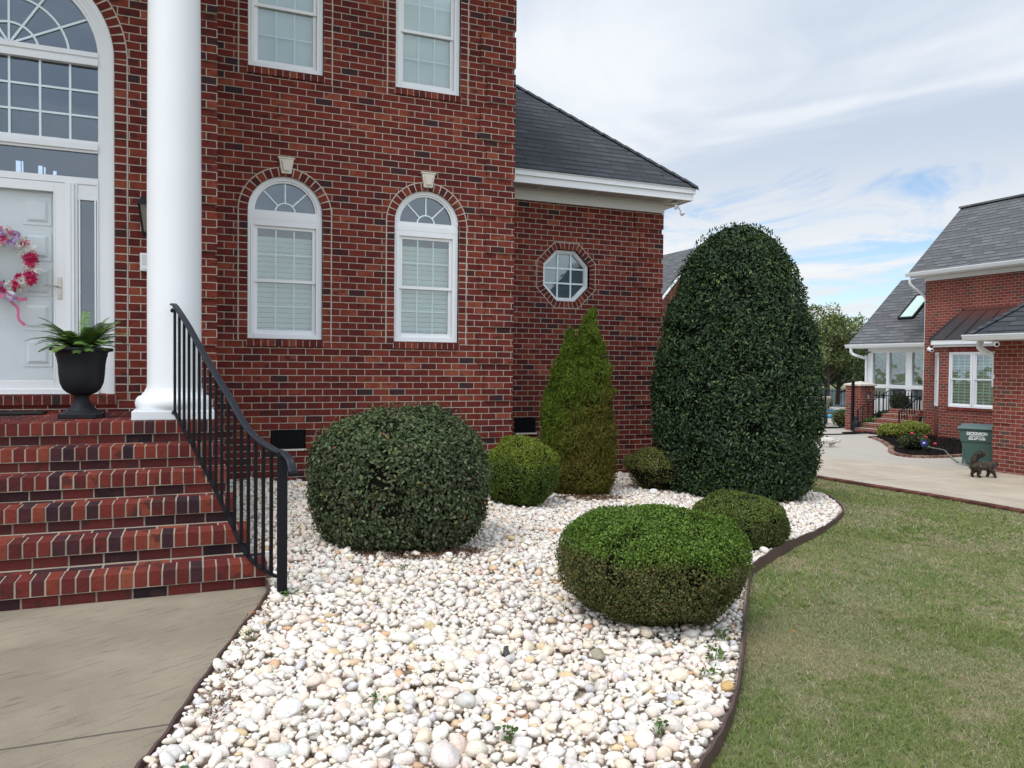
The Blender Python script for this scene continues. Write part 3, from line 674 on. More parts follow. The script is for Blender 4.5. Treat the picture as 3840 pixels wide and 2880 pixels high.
# ---- entry block
EYW = -.9; EC = -2.352; ER = .90; ESP = 4.50
mb = MB(); wallfront(mb, -6.0, -.52, -.3, 7.3, EYW, .25, [(EC-ER, EC+ER, lambda t: 1.205, lambda t: ESP+math.sqrt(max(0, ER*ER-(t-EC)**2)), 24)])
mb.box(-.77, -.52, EYW+.25, 0, -.3, 7.3)
for j in range(-2, 13):
    a = Z0+(3+6*j)*C; b = a+5*C
    if a > 1.0: mb.box(-.52-(.39 if j % 2 else .48), -.504, EYW-.022, EYW+.2, a, b)
mb.build('entry_wall', 'brick', H)
surround(EC-ER, EC+ER, 1.20, ESP, y=EYW, hw=.108)
fr = MB(); n = 48; P = lambda rr, t: (EC+rr*math.cos(t), ESP+rr*math.sin(t)); y = EYW+.03
steps_ = ((ER-.004, ER-.055, -.016), (ER-.055, ER-.085, .004), (ER-.085, ER-.12, .018), (ER-.12, ER-.148, .034))
for ro, ri, dy in steps_:
    for i in range(n):
        t0, t1 = math.pi*i/n, math.pi*(i+1)/n; fr.prism([P(ri, t0), P(ro, t0), P(ro, t1), P(ri, t1)], 'y', y+dy, y+.12)
    for s_ in (-1, 1): a, b = sorted((EC+s_*ri, EC+s_*ro)); fr.box(a, b, y+dy, y+.12, 1.207, ESP)
IW = ER-.148
for za, zb, dy in ((4.425, 4.47, .01), (4.47, 4.505, .028), (4.505, 4.55, .01), (3.575, 3.60, .03), (3.60, 3.655, .006), (3.655, 3.69, .03), (3.262, 3.325, .02)): fr.box(EC-IW, EC+IW, y+dy, y+.11, za, zb)
fr.box(EC-IW, EC+IW, y-.01, y+.12, 1.207, 1.245)
ent = fr.build('entrance_surround', 'white', H)
gl = MB(); gl.prism([P(IW, math.pi*i/n) for i in range(n+1)], 'y', y+.075, y+.079); gl.box(EC-IW, EC+IW, y+.075, y+.079, 3.69, 4.425); gl.box(EC-IW, EC+IW, y+.06, y+.064, 3.325, 3.575); gl.build('pane', 'glassdark', ent)
gr = MB(); yy = y+.058
for rr in (.245, .50):
    for i in range(n): t0, t1 = math.pi*i/n, math.pi*(i+1)/n; gr.prism([P(rr-.010, t0), P(rr+.010, t0), P(rr+.010, t1), P(rr-.010, t1)], 'y', yy, yy+.014)
for k in range(1, 6):
    t = math.pi*k/6; gr.bar((EC+.03*math.cos(t), yy+.007, ESP+.04+.03*math.sin(t)), (EC+(IW)*math.cos(t), yy+.007, ESP+IW*math.sin(t)), .020, .013, (0, 1, 0))
for k in (-2, -1, 0, 1, 2): gr.box(EC+k*.254-.010, EC+k*.254+.010, yy, yy+.014, 3.69, 4.425)
for k in (1, 2): gr.box(EC-IW, EC+IW, yy+.001, yy+.013, 3.69+.245*k-.010, 3.69+.245*k+.010)
gr.build('grille', 'grille', ent)
bk = MB(); bk.box(EC-ER, EC+ER, EYW+.9, EYW+.92, 1.2, 5.4); bk.build('dark_room', 'dark', ent)
M['daylight'] = bpy.data.materials.new('daylight_glow'); M['daylight'].use_nodes = True  # emissive patches stand in for daylight through rear windows
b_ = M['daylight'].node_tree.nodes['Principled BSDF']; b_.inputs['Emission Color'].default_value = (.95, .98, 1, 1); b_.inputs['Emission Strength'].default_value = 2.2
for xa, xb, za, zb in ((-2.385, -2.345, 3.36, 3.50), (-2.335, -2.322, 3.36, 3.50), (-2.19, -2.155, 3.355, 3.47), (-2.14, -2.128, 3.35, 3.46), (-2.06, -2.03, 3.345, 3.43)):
    mb = MB(); mb.box(xa, xb, EYW+.55, EYW+.56, za+.04, zb+.04); mb.build('rear_window_glow', 'daylight', ent)
# sidelights
for s_ in (-1, 1):
    a, b = sorted((EC+s_*.545, EC+s_*IW)); mb = MB(); mb.box(a, a+.028, y+.02, y+.10, 1.245, 3.262); mb.box(b-.012, b, y+.02, y+.10, 1.245, 3.262)
    mb.box(a+.028, b-.012, y+.03, y+.10, 3.11, 3.262); mb.box(a+.028, b-.012, y+.03, y+.10, 1.245, 1.62)
    mb.box(a+.034, a+.05, y+.024, y+.1, 1.60, 3.13); mb.box(b-.034, b-.018, y+.024, y+.1, 1.60, 3.13)
    sdl = mb.build('sidelight', 'white', ent, bevel=.002)
    mb = MB(); mb.box(a+.04, b-.02, y+.06, y+.064, 1.60, 3.12); mb.build('pane', 'glassdark', sdl)
mb = MB()
for s_ in (-1, 1): a, b = sorted((EC+s_*.466, EC+s_*.545)); mb.box(a, b, y-.004, y+.11, 1.245, 3.262); mb.box((a+b)/2-.012, (a+b)/2+.012, y-.012, y-.003, 1.245, 3.262)
mb.build('mullion_post', 'white', ent, bevel=.002)
# door with raised panels behind a glazed storm door
DW = .463
mb = MB(); mb.box(EC-DW, EC+DW, y+.085, y+.12, 1.245, 3.24)
for s_ in (-1, 1):
    xa, xb = sorted((EC+s_*.10, EC+s_*.345))
    for za, zb in ((2.84, 3.11), (2.50, 2.775), (2.155, 2.44), (1.82, 2.095), (1.47, 1.76)):
        mb.box(xa, xb, y+.077, y+.086, za, zb)
        e = .03; c_ = [(xa+e, za+e), (xb-e, za+e), (xb-e, zb-e), (xa+e, zb-e)]; i_ = [(xa+.055, za+.055), (xb-.055, za+.055), (xb-.055, zb-.055), (xa+.055, zb-.055)]
        b = len(mb.v); mb.v += [(p, y+.0765, q) for p, q in c_]+[(p, y+.062, q) for p, q in i_]
        for k in range(4): l = (k+1) % 4; mb.f.append((b+k, b+l, b+4+l, b+4+k)); mb.m.append(0)
        mb.f.append((b+4, b+5, b+6, b+7)); mb.m.append(0)
door = mb.build('front_door', 'door', H, bevel=.002)
mb = MB(); F0, F1 = EC-DW-.002, EC+DW+.002
mb.box(F0, F0+.09, y+.012, y+.05, 1.246, 3.255); mb.box(F1-.09, F1, y+.012, y+.05, 1.246, 3.255); mb.box(F0+.09, F1-.09, y+.012, y+.05, 3.165, 3.255); mb.box(F0+.09, F1-.09, y+.012, y+.05, 1.246, 1.34)
mb.box(F0+.082, F0+.096, y+.008, y+.048, 1.335, 3.17); mb.box(F1-.096, F1-.082, y+.008, y+.048, 1.335, 3.17)
stm = mb.build('storm_door', 'white2', H, bevel=.003)
M['glassclear'] = glassmat('clear_glass', (.95, .97, .98), -.03)
mb = MB(); mb.box(F0+.09, F1-.09, y+.030, y+.034, 1.34, 3.165); mb.build('pane', 'glassclear', stm)
mb = MB(); hx = F1-.045; mb.box(hx-.018, hx+.018, y+.002, y+.012, 2.13, 2.34); mb.tube([(hx, y-.012, 2.245), (hx-.03, y-.03, 2.25), (hx-.09, y-.03, 2.262), (hx-.13, y-.028, 2.25)], [.008, .008, .007, .005], 8)
mb.tube([(hx, y+.004, 2.245), (hx, y-.02, 2.245)], .010, 8); mb.tube([(hx, y+.004, 2.17), (hx, y-.004, 2.17)], .012, 10); mb.build('handle', 'steel', stm, bevel=.002)
sill(EC-ER-.0, EC+ER, 1.207, EYW, .03, h=.105)
mb = MB(); mb.box(EC-ER-.3, EC+ER+.3, EYW-.004, EYW+.1, 1.03, 1.10); mb.build('sill_course', 'brick', H)
# porch column (fixed to the house) and the porch roof above the picture
CX, CY = -.886, -1.93
mb = MB(); mb.lathe([(.222, 1.27), (.232, 1.285), (.228, 1.31), (.224, 1.34), (.224, 3.0), (.216, 4.6), (.200, 6.3)], (CX, CY, 0), 64); col_ = mb.build('porch_column', 'white', H, smooth=True, auto=True)
mb = MB(); mb.lathe([(.30, 1.108), (.318, 1.135), (.322, 1.17), (.312, 1.205), (.292, 1.226), (.272, 1.232), (.268, 1.236), (.262, 1.252), (.245, 1.262), (.242, 1.275), (.236, 1.29), (.2, 1.292)], (CX, CY, 0), 64); mb.build('column_base', 'white', col_, smooth=True, auto=True)
mb = MB(); mb.box(CX-.328, CX+.328, CY-.31, CY+.31, 1.03, 1.108); mb.build('plinth', 'white', col_, bevel=.006)
mb = MB(); mb.box(-6.0, -.45, -2.35, EYW, 6.3, 6.9); mb.build('porch_roof', 'white', H)
# main roof (above the picture)
mb = MB(); mb.box(-6.2, 3.5, -1.2, 9.9, 7.3, 7.42); mb.build('cornice', 'white', H)
mb = MB(); zr = 10.4
slab(mb, [(-6.3, -1.3, 7.43), (3.6, -1.3, 7.43), (.2, 4.3, zr), (-3.2, 4.3, zr)], .04); slab(mb, [(3.6, -1.3, 7.43), (3.6, 10, 7.43), (.2, 4.3, zr)], .04); slab(mb, [(3.6, 10, 7.43), (-6.3, 10, 7.43), (-3.2, 4.3, zr), (.2, 4.3, zr)], .04)
mb.build('main_roof', 'shingle', H)
mb = MB(); mb.box(-6.0, -5.75, EYW+.25, 9.4, -.5, 7.3); mb.build('side_wall', 'brick', H)
# ------------------------------------------------------------------ brick steps
ST = thing('brick_steps', 'flight of six red brick front steps rising to the brick landing', 'steps', (-2.4, -3, 0))
br, mo = MB(), MB(); XL = -4.6
for i in range(6):
    y0 = -4+.326*i; y1 = (y0+.326) if i < 5 else EYW; z1 = .1717*(i+1); z0 = z1-.1717; xr = STEPX[i]
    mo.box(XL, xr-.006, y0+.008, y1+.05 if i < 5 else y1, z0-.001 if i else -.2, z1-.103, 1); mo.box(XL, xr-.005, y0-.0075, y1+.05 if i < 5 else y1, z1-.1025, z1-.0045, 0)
    # rowlock nosing
    n = int((xr-XL)/.0808); off = random.uniform(-.03, .0); x = xr
    while x > XL:
        w_ = .0725+random.uniform(-.003, .002); x2 = x-w_; j = random.uniform(-.003, .003); dz = random.uniform(-.0025, .0015)
        br.box(x2, x, y0-.012+j, y0+.185, z1-.098, z1+dz); x = x2-.0105
    # stretcher behind on the tread
    x = xr-random.uniform(0, .1)
    rows = [(y0+.195, y0+.285)] if i < 5 else [(y0+.195+.0985*k, y0+.285+.0985*k) for k in range(13)]
    for k, (ya, yb) in enumerate(rows):
        x = xr if k % 2 == 0 else xr-.1
        if k % 2: br.box(x+.006, xr, ya, min(yb, EYW-.005), z1-.05, z1-.001)
        while x > XL:
            x2 = x-.195; br.box(x2, x, ya, min(yb, EYW-.004), z1-.05, z1+random.uniform(-.003, .0)); x = x2-.010
            if yb > EYW: break
    # riser stretchers under the nosing
    x = xr-.012-(.1 if i % 2 else 0)
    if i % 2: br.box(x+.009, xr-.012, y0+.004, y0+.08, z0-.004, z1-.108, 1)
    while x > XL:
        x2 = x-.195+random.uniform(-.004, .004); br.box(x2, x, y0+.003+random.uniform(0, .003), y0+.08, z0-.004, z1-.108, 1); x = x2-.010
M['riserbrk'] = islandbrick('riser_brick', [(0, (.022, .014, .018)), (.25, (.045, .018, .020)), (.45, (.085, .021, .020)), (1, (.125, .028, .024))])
br.build('bricks', ['stepbrk', 'riserbrk'], ST, bevel=.004); mo.build('mortar_bed', ['mortars', 'mortard'], ST)
# ------------------------------------------------------------------ stair railing
RL = thing('stair_railing', 'black iron stair railing with a curved worn handrail beside the brick steps', 'railing', (-.22, -4.567, .05))
A0, A1 = Vector((-.885, -2.27, 0)), Vector((-.218, -4.567, 0))
TP = [(-0.892, -2.244, 2.022), (-0.865, -2.338, 1.999), (-0.765, -2.684, 1.824), (-0.672, -3.002, 1.633), (-0.574, -3.340, 1.443), (-0.491, -3.627, 1.289), (-0.424, -3.856, 1.152), (-0.382, -4.001, 1.082), (-0.323, -4.206, 1.022), (-0.258, -4.429, 0.986), (-0.214, -4.579, 0.975), (-0.189, -4.667, 0.954), (-0.179, -4.702, 0.919), (-0.174, -4.718, 0.884), (-0.166, -4.745, 0.879)]
BP = [(-0.877, -2.298, 1.102), (-0.794, -2.584, 0.965), (-0.674, -2.997, 0.757), (-0.565, -3.373, 0.557), (-0.466, -3.712, 0.366), (-0.421, -3.868, 0.265), (-0.369, -4.047, 0.208), (-0.303, -4.273, 0.182), (-0.239, -4.495, 0.191)]
TP, BP = [Vector(p) for p in TP], [Vector(p) for p in BP]
TS = [Vector(p) for p in smoothline([tuple(p) for p in TP], 4)]; BS = [Vector(p) for p in smoothline([tuple(p) for p in BP], 4)]
mb = MB(); mb.sweep(TS, [(-.024, -.008), (.024, -.008), (.026, .002), (.017, .011), (-.017, .011), (-.026, .002)]); mb.build('handrail', 'ironw', RL, smooth=True, auto=True)
mb = MB(); mb.sweep([p-Vector((0, 0, .018)) for p in TS[2:-18]], [(-.012, -.006), (.012, -.006), (.012, .006), (-.012, .006)]); mb.build('top_channel', 'iron', RL)
mb = MB(); mb.sweep(BS, [(-.014, -.006), (.014, -.006), (.014, .006), (-.014, .006)]); mb.build('bottom_rail', 'iron', RL)
def along(L, s):
    for a, b in zip(L, L[1:]):
        ta = (a-A0).xy.dot((A1-A0).xy.normalized()); tb = (b-A0).xy.dot((A1-A0).xy.normalized())
        if ta <= s <= tb: return a.z+(b.z-a.z)*(s-ta)/max(1e-6, tb-ta)
    return None
LEN = (A1-A0).xy.length; dirn = Vector(((A1-A0).normalized().x, (A1-A0).normalized().y, 0))
for k in range(17):
    s = .035+(LEN-.05)*k/17.2; q = A0+dirn*s; zt, zb = along(TS, s), along(BS, s)
    if zt is None or zb is None: continue
    mb = MB(); b_ = .0095; a_ = dirn*b_; c_ = Vector((-dirn.y, dirn.x, 0))*b_
    pts = [q-a_-c_, q+a_-c_, q+a_+c_, q-a_+c_]; mb.hexa([p+Vector((0, 0, zb)) for p in pts]+[p+Vector((0, 0, zt-.012)) for p in pts]); mb.build('baluster', 'iron', RL)
mb = MB(); mb.box(A1.x-.029, A1.x+.029, A1.y-.029, A1.y+.029, -.1, .985); mb.build('newel_post', 'iron', RL, bevel=.004)
mb = MB(); mb.tube([TP[0]+Vector((0, .0, -.05)), TP[0]+Vector((-.01, .06, -.05))], .014, 8); mb.ball(TP[0]+Vector((0, 0, -.05)), .02, 8, 6); mb.build('wall_bracket', 'iron', RL); mb = MB(); mb.tube([BP[0], BP[0]+Vector((-.01, .05, -.01))], .018, 8); mb.build('wall_bracket', 'iron', RL)
# ------------------------------------------------------------------ river stones
def ico(sub):
    import bmesh
    bm = bmesh.new(); bmesh.ops.create_icosphere(bm, subdivisions=sub, radius=1); V = np.array([v.co for v in bm.verts]); F = np.array([[v.index for v in f.verts] for f in bm.faces]); bm.free(); return V, F
ICO = {1: ico(1), 2: ico(2), 3: ico(3)}
def rotmats(n, rng, tilt=.35):
    a = rng.uniform(0, 2*np.pi, n); tx = rng.normal(0, tilt, n); ty = rng.normal(0, tilt, n)
    ca, sa = np.cos(a), np.sin(a); Z = np.zeros(n); O = np.ones(n)
    Rz = np.stack([ca, -sa, Z, sa, ca, Z, Z, Z, O], -1).reshape(n, 3, 3)
    Rx = np.stack([O, Z, Z, Z, np.cos(tx), -np.sin(tx), Z, np.sin(tx), np.cos(tx)], -1).reshape(n, 3, 3)
    Ry = np.stack([np.cos(ty), Z, np.sin(ty), Z, O, Z, -np.sin(ty), Z, np.cos(ty)], -1).reshape(n, 3, 3)
    return Ry@Rx@Rz
def stones(pos, size, cols, sub, rng, facets=4):
    "pos (n,3) centre, size (n,3) half axes"
    B, F = ICO[sub]; n = len(pos); V = np.repeat(B[None], n, 0)
    for k in range(3):      # low frequency lumps
        dr = rng.normal(size=(n, 1, 3)); dr /= np.linalg.norm(dr, axis=2, keepdims=True); ph = rng.uniform(0, 6.28, (n, 1))
        V = V*(1+(.07*np.sin((V*dr).sum(2)*rng.uniform(2, 4, (n, 1))+ph))[..., None])
    for k in range(facets):      # worn flats
        dr = rng.normal(size=(n, 1, 3)); dr /= np.linalg.norm(dr, axis=2, keepdims=True); lim = rng.uniform(.48, .95, (n, 1))
        ex = np.maximum(0, (V*dr).sum(2)-lim); V = V-dr*ex[..., None]*.9
    V = V*size[:, None, :]; R = rotmats(n, rng); V = np.einsum('nij,nkj->nki', R, V)+pos[:, None, :]
    m = B.shape[0]; FF = (F[None]+(np.arange(n)*m)[:, None, None]).reshape(-1, 3)
    cc = np.repeat(cols[:, None, :], m, 1).reshape(-1, 3); return V.reshape(-1, 3), FF, cc
def stonecol(n, rng):
    base = np.array([[.90, .83, .74], [.86, .78, .70], [.91, .82, .69], [.80, .74, .69], [.88, .75, .59], [.86, .69, .59], [.78, .59, .36], [.70, .43, .26], [.68, .66, .66], [.92, .87, .79]])
    p = np.array([.26, .17, .17, .06, .11, .09, .022, .010, .015, .17]); c = base[rng.choice(10, n, p=p/p.sum())]
    return np.clip(c*rng.uniform(.84, 1.03, (n, 1))+rng.normal(0, .010, (n, 3)), .02, .92)
rng = np.random.default_rng(11)
EL = np.array([tuple(p) for p in EDGE_L[:-1]]+[tuple(p) for p in EDGE_R])
def edgedist(X, Y):
    d_ = np.full(len(X), 9.)
    for (x1, y1), (x2, y2) in zip(EL[:-1], EL[1:]):
        l2 = (x2-x1)**2+(y2-y1)**2+1e-12; t = np.clip(((X-x1)*(x2-x1)+(Y-y1)*(y2-y1))/l2, 0, 1); d_ = np.minimum(d_, np.hypot(X-x1-t*(x2-x1), Y-y1-t*(y2-y1)))
    return d_
def bedpoints():
    # dart throwing, big stones first
    cell = .04; grid = {}; out = []
    bx = np.array(BED); x0, x1, y0, y1 = bx[:, 0].min(), bx[:, 0].max(), bx[:, 1].min(), bx[:, 1].max()
    n = 290000; X = rng.uniform(x0, x1, n); Y = rng.uniform(y0, y1, n); k = inpoly(X, Y, BED)
    for cx_, cy_, r_ in ((.894, -3.11, .45), (1.927, -5.377, .30), (4.071, -3.55, .22), (6.384, -.622, .85), (3.855, -.586, .34), (2.73, -1.388, .2)): k &= (X-cx_)**2+(Y-cy_)**2 > r_*r_
    X, Y = X[k], Y[k]; de = edgedist(X, Y); r = np.clip(np.exp(rng.normal(math.log(.0132), .44, len(X))), .0078, .042)
    dist = np.hypot(X-CAM.x, Y-CAM.y); r = np.where(dist > 6.5, np.maximum(r, .0125), r)
    k = de > r*1.15+.012; X, Y, r = X[k], Y[k], r[k]; o = np.argsort(-r); X, Y, r = X[o], Y[o], r[o]
    for x, y, q in zip(X, Y, r):
        ci, cj = int(x/cell), int(y/cell); ok = True
        kk = 1+int(q > .014)
        for i in range(ci-kk, ci+kk+1):
            for j in range(cj-kk, cj+kk+1):
                for (a, b, s_) in grid.get((i, j), ()):
                    if (a-x)**2+(b-y)**2 < (.77*(s_+q))**2: ok = False; break
                if not ok: break
            if not ok: break
        if ok: grid.setdefault((ci, cj), []).append((x, y, q)); out.append((x, y, q))
    return np.array(out)
BP_ = bedpoints()
X, Y, r = BP_.T; n = len(X); dist = np.hypot(X-CAM.x, Y-CAM.y)
size = np.stack([r*rng.uniform(1.0, 1.5, n), r*rng.uniform(.85, 1.12, n), r*rng.uniform(.55, .9, n)], -1)
lift = gz(X, Y)+.012+rng.uniform(-.25, .75, n)*r*.9+.035*(fbm(np.stack([X, Y, 0*X], -1), 2.2, 5)-.5)
lift = np.where(Y > -.12, lift-.01, lift); pos = np.stack([X, Y, lift], -1); cols = stonecol(n, rng)
near = dist < 4.3
parts = [stones(pos[near], size[near], cols[near], 2, rng), stones(pos[~near], size[~near], cols[~near], 1, rng, 2)]
# loose second layer of smaller stones tucked into the gaps
n2 = 9000; X2 = rng.uniform(-1.1, 8, n2*3); Y2 = rng.uniform(-7.7, 2, n2*3); k = inpoly(X2, Y2, BED) & (edgedist(X2, Y2) > .03); X2, Y2 = X2[k][:n2*2], Y2[k][:n2*2]; n2 = len(X2)
r2s = rng.uniform(.008, .014, n2); parts.append(stones(np.stack([X2, Y2, gz(X2, Y2)+rng.uniform(-.012, .010, n2)], -1), np.stack([r2s*1.3, r2s, r2s*.8], -1), stonecol(n2, rng)*.93, 1, rng, 2))
# a scattering lying on top
n3 = 1500; X3 = rng.uniform(-1, 7.5, n3*4); Y3 = rng.uniform(-7.4, 1.4, n3*4); k = inpoly(X3, Y3, BED) & (edgedist(X3, Y3) > .07); X3, Y3 = X3[k][:n3], Y3[k][:n3]; n3 = len(X3)
r3 = np.exp(rng.normal(math.log(.017), .35, n3)); parts.append(stones(np.stack([X3, Y3, gz(X3, Y3)+.028+r3*.5], -1), np.stack([r3*1.35, r3, r3*.65], -1), stonecol(n3, rng), 2, rng, 4))
VV, FF, CC_, b = [], [], [], 0
for v_, f_, c_ in parts: VV.append(v_); FF.append(f_+b); CC_.append(c_); b += len(v_)
o = npmesh('gravel', np.concatenate(VV), np.concatenate(FF), 3, 'stone', col=np.concatenate(CC_), smooth=True); tag(o, 'bed of white and cream rounded river stones between the brick house and the lawn', 'gravel'); o['kind'] = 'stuff'
def onestone(x, y, s, col, label, h=.02, cat='stone', rot=0):
    rg = np.random.default_rng(int(abs(x*1000+y*77))); v_, f_, c_ = stones(np.array([[x, y, float(gz(x, y))+h-.006+s[2]*.45]]), np.array([s])*.78, np.array([col]), 3, rg)
    o = npmesh('river_stone', v_, f_, 3, 'stone', col=c_, smooth=True); tag(o, label, cat)
for a in (((4.93, -.72), (.075, .065, .055), (.80, .79, .78), 'large round white stone in front of the small straggly bush by the wing wall'),
          ((4.62, -.72), (.06, .045, .035), (.62, .52, .40), 'tan flat stone beside the round white stone under the small bush'),
          ((3.42, -1.30), (.085, .06, .05), (.72, .62, .52), 'pale tan stone at the foot of the conical evergreen'),
          ((.755, -5.87), (.045, .03, .022), (.05, .05, .055), 'black stone among the white gravel in the middle foreground'),
          ((1.20, -6.02), (.055, .045, .03), (.33, .30, .22), 'olive grey pitted stone in the middle foreground gravel'),
          ((1.60, -6.55), (.042, .038, .035), (.62, .40, .16), 'orange yellow stone near the right hand brown edging'),
          ((.48, -5.42), (.048, .03, .035), (.60, .50, .30), 'upright yellow stone left of the black stone'),
          ((-.36, -6.28), (.075, .068, .05), (.78, .75, .72), 'big smooth white stone in the left foreground gravel'),
          ((.13, -6.85), (.085, .075, .05), (.74, .66, .62), 'largest pinkish round stone at the bottom edge of the picture'),
          ((.35, -6.42), (.07, .05, .045), (.62, .60, .56), 'grey white egg-shaped stone in the centre foreground')):
    onestone(a[0][0], a[0][1], a[1], a[2], a[3], h=.035)
# ------------------------------------------------------------------ leaves
def leafmesh(name, pos, nrm, L, Wd, cols, mat, parent, shape=4, rng=None, upb=0., jit=.6, fold=.25):
    n = len(pos); nrm = nrm+rng.normal(0, jit, (n, 3)); nrm /= np.linalg.norm(nrm, axis=1, keepdims=True)
    t = rng.normal(size=(n, 3)); t[:, 2] += upb; t -= nrm*(t*nrm).sum(1, keepdims=True); t /= np.linalg.norm(t, axis=1, keepdims=True); s_ = np.cross(nrm, t)
    L = L[:, None]; Wd = Wd[:, None]
    if shape == 4:
        V = np.stack([pos, pos+t*L*.5+s_*Wd*.5+nrm*Wd*fold, pos+t*L, pos+t*L*.5-s_*Wd*.5+nrm*Wd*fold], 1); F = np.arange(n*4).reshape(n, 4); k = 4
        # two triangles folded on the midrib
        F = np.concatenate([F[:, [0, 1, 2]], F[:, [0, 2, 3]]]); nper = 3
    else:
        V = np.stack([pos, pos+t*L*.30+s_*Wd*.5+nrm*Wd*fold, pos+t*L*.70+s_*Wd*.42+nrm*Wd*fold, pos+t*L-nrm*Wd*.1, pos+t*L*.70-s_*Wd*.42+nrm*Wd*fold, pos+t*L*.30-s_*Wd*.5+nrm*Wd*fold], 1)
        b = (np.arange(n)*6)[:, None]; F = np.concatenate([b+np.array([[0, 1, 2, 3]]), b+np.array([[0, 3, 4, 5]])]); nper = 4; k = 6
    C4 = np.repeat(cols[:, None, :], k, 1).reshape(-1, 3)
    return npmesh(name, V.reshape(-1, 3), F, nper, mat, parent, col=C4)
def rev_surface(prof, n, rng):
    "sample profile [(z,r)] of revolution by area; returns theta, z, r, normal slope"
    p = np.array(prof, float); zs = np.interp(np.linspace(0, len(p)-1, 400), np.arange(len(p)), p[:, 0]); rs = np.interp(np.linspace(0, len(p)-1, 400), np.arange(len(p)), p[:, 1])
    k = np.ones(9)/9; zs = np.convolve(np.pad(zs, 4, 'edge'), k, 'valid'); rs = np.convolve(np.pad(rs, 4, 'edge'), k, 'valid')
    ds = np.hypot(np.diff(zs), np.diff(rs)); A = ds*(rs[1:]+rs[:-1])/2+1e-9; cdf = np.cumsum(A)/A.sum(); i = np.searchsorted(cdf, rng.uniform(size=n)); f = rng.uniform(size=n)
    z = zs[i]*(1-f)+zs[i+1]*f; r = rs[i]*(1-f)+rs[i+1]*f; nz = -(rs[i+1]-rs[i]); nr = zs[i+1]-zs[i]; l = np.hypot(nz, nr)+1e-9
    return rng.uniform(0, 2*np.pi, n), z, r, nr/l, nz/l
def lobe_points(c, R, H, prof, n, rng, depth=.10, lump=.06, lscale=4., seed=1, sx=1., sy=1., holes=0., ang=0.):
    th, z, r, nr, nz = rev_surface(prof, n, rng); ca, sa = np.cos(th), np.sin(th)
    nrm = np.stack([ca*nr*R, sa*nr*R, nz*R], -1); nrm[:, 2] *= R/H if H else 1; nrm /= np.linalg.norm(nrm, axis=1, keepdims=True)+1e-9
    x, y = ca*r*R*sx, sa*r*R*sy
    if ang: x, y = x*math.cos(ang)-y*math.sin(ang), x*math.sin(ang)+y*math.cos(ang)
    P = np.stack([c[0]+x, c[1]+y, c[2]+z*H], -1)
    lm = fbm(P, lscale, seed)-.5; dp = -depth*rng.uniform(0, 1, n)**1.6; P = P+nrm*(lm*2*lump+dp)[:, None]
    if holes:
        q = fbm(P, lscale*1.3, seed+30, 2); k = (q < 1-holes) | (rng.uniform(size=n) < .25); P, nrm, z, lm = P[k], nrm[k], z[k], lm[k]
    return P, nrm, z, lm
def core(name, c, R, H, prof, mat, parent, shrink=.86, sx=1., sy=1., ang=0.):
    mb = MB(); pf = [(max(.001, r*R*shrink), z*H*.95) for z, r in prof]; mb.lathe(pf, (0, 0, 0), 28)
    def f(v_): x, y = v_[0]*sx, v_[1]*sy; return (c[0]+x*math.cos(ang)-y*math.sin(ang), c[1]+x*math.sin(ang)+y*math.cos(ang), c[2]+v_[2])
    mb.v = [f(v_) for v_ in mb.v]; return mb.build(name, mat, parent, smooth=True)
def pick(pal, p, n, rng, lo=.8, hi=1.2): pal = np.array(pal); p = np.array(p, float); c = pal[rng.choice(len(pal), n, p=p/p.sum())]; return c*rng.uniform(lo, hi, (n, 1))
rng = np.random.default_rng(5)
def stems(c, R, h, parent, n=7, r=.02, name='stem'):
    mb = MB()
    for k in range(n):
        a = 2*math.pi*k/n+random.uniform(-.3, .3); q = random.uniform(.3, .75)*R
        mb.tube([(c[0]+.03*math.cos(a), c[1]+.03*math.sin(a), c[2]-.03), (c[0]+q*.4*math.cos(a), c[1]+q*.4*math.sin(a), c[2]+h*.35), (c[0]+q*math.cos(a), c[1]+q*math.sin(a), c[2]+h*.8)], [r, r*.7, r*.35], 6)
    return mb.build(name, 'bark', parent)
# big dark round shrub by the steps
c = (.894, -3.11, .02); t = thing('round_shrub', 'large dark green round shrub with oval leaves, right of the iron stair railing', 'shrub', c)
pf = [(.0, .62), (.03, .74), (.10, .88), (.22, .96), (.40, 1), (.54, .99), (.66, .95), (.77, .87), (.86, .75), (.93, .57), (.975, .33), (1.0, .0)]
stems(c, .76, 1.0, t); P, N, z, lm = lobe_points(c, .755, 1.155, pf, 40000, rng, .15, .07, 3.2, 3, holes=.36)
cl = pick([(.045, .062, .030), (.070, .092, .044), (.098, .122, .060), (.14, .16, .085), (.15, .17, .06)], (.26, .32, .24, .13, .05), len(P), rng)
k = rng.uniform(size=len(P)); cl[k < .0035] = (.26, .07, .09); cl[(k > .0035) & (k < .0055)] = (.40, .18, .03); top_ = z > .72; cl[top_] = cl[top_]*.9+np.array([.012, .02, .006])
N = N+np.array([0, 0, .25]); leafmesh('foliage', P, N, rng.uniform(.024, .042, len(P)), rng.uniform(.015, .026, len(P)), cl, 'leaf', t, 6, rng, -.3, .65)
ex = rng.uniform(size=700); P, N, z, lm = lobe_points(c, .765, 1.17, pf, 900, rng, .0, .06, 3.2, 3); leafmesh('shoots', P+N*.02, N, rng.uniform(.025, .04, len(P)), rng.uniform(.008, .014, len(P)), pick([(.07, .12, .045), (.10, .15, .05), (.12, .06, .05)], (.5, .3, .2), len(P), rng), 'leaf', t, 4, rng, 1.5, 1.2)
core('inner_twigs', c, .755, 1.155, pf, 'twig', t, .84)
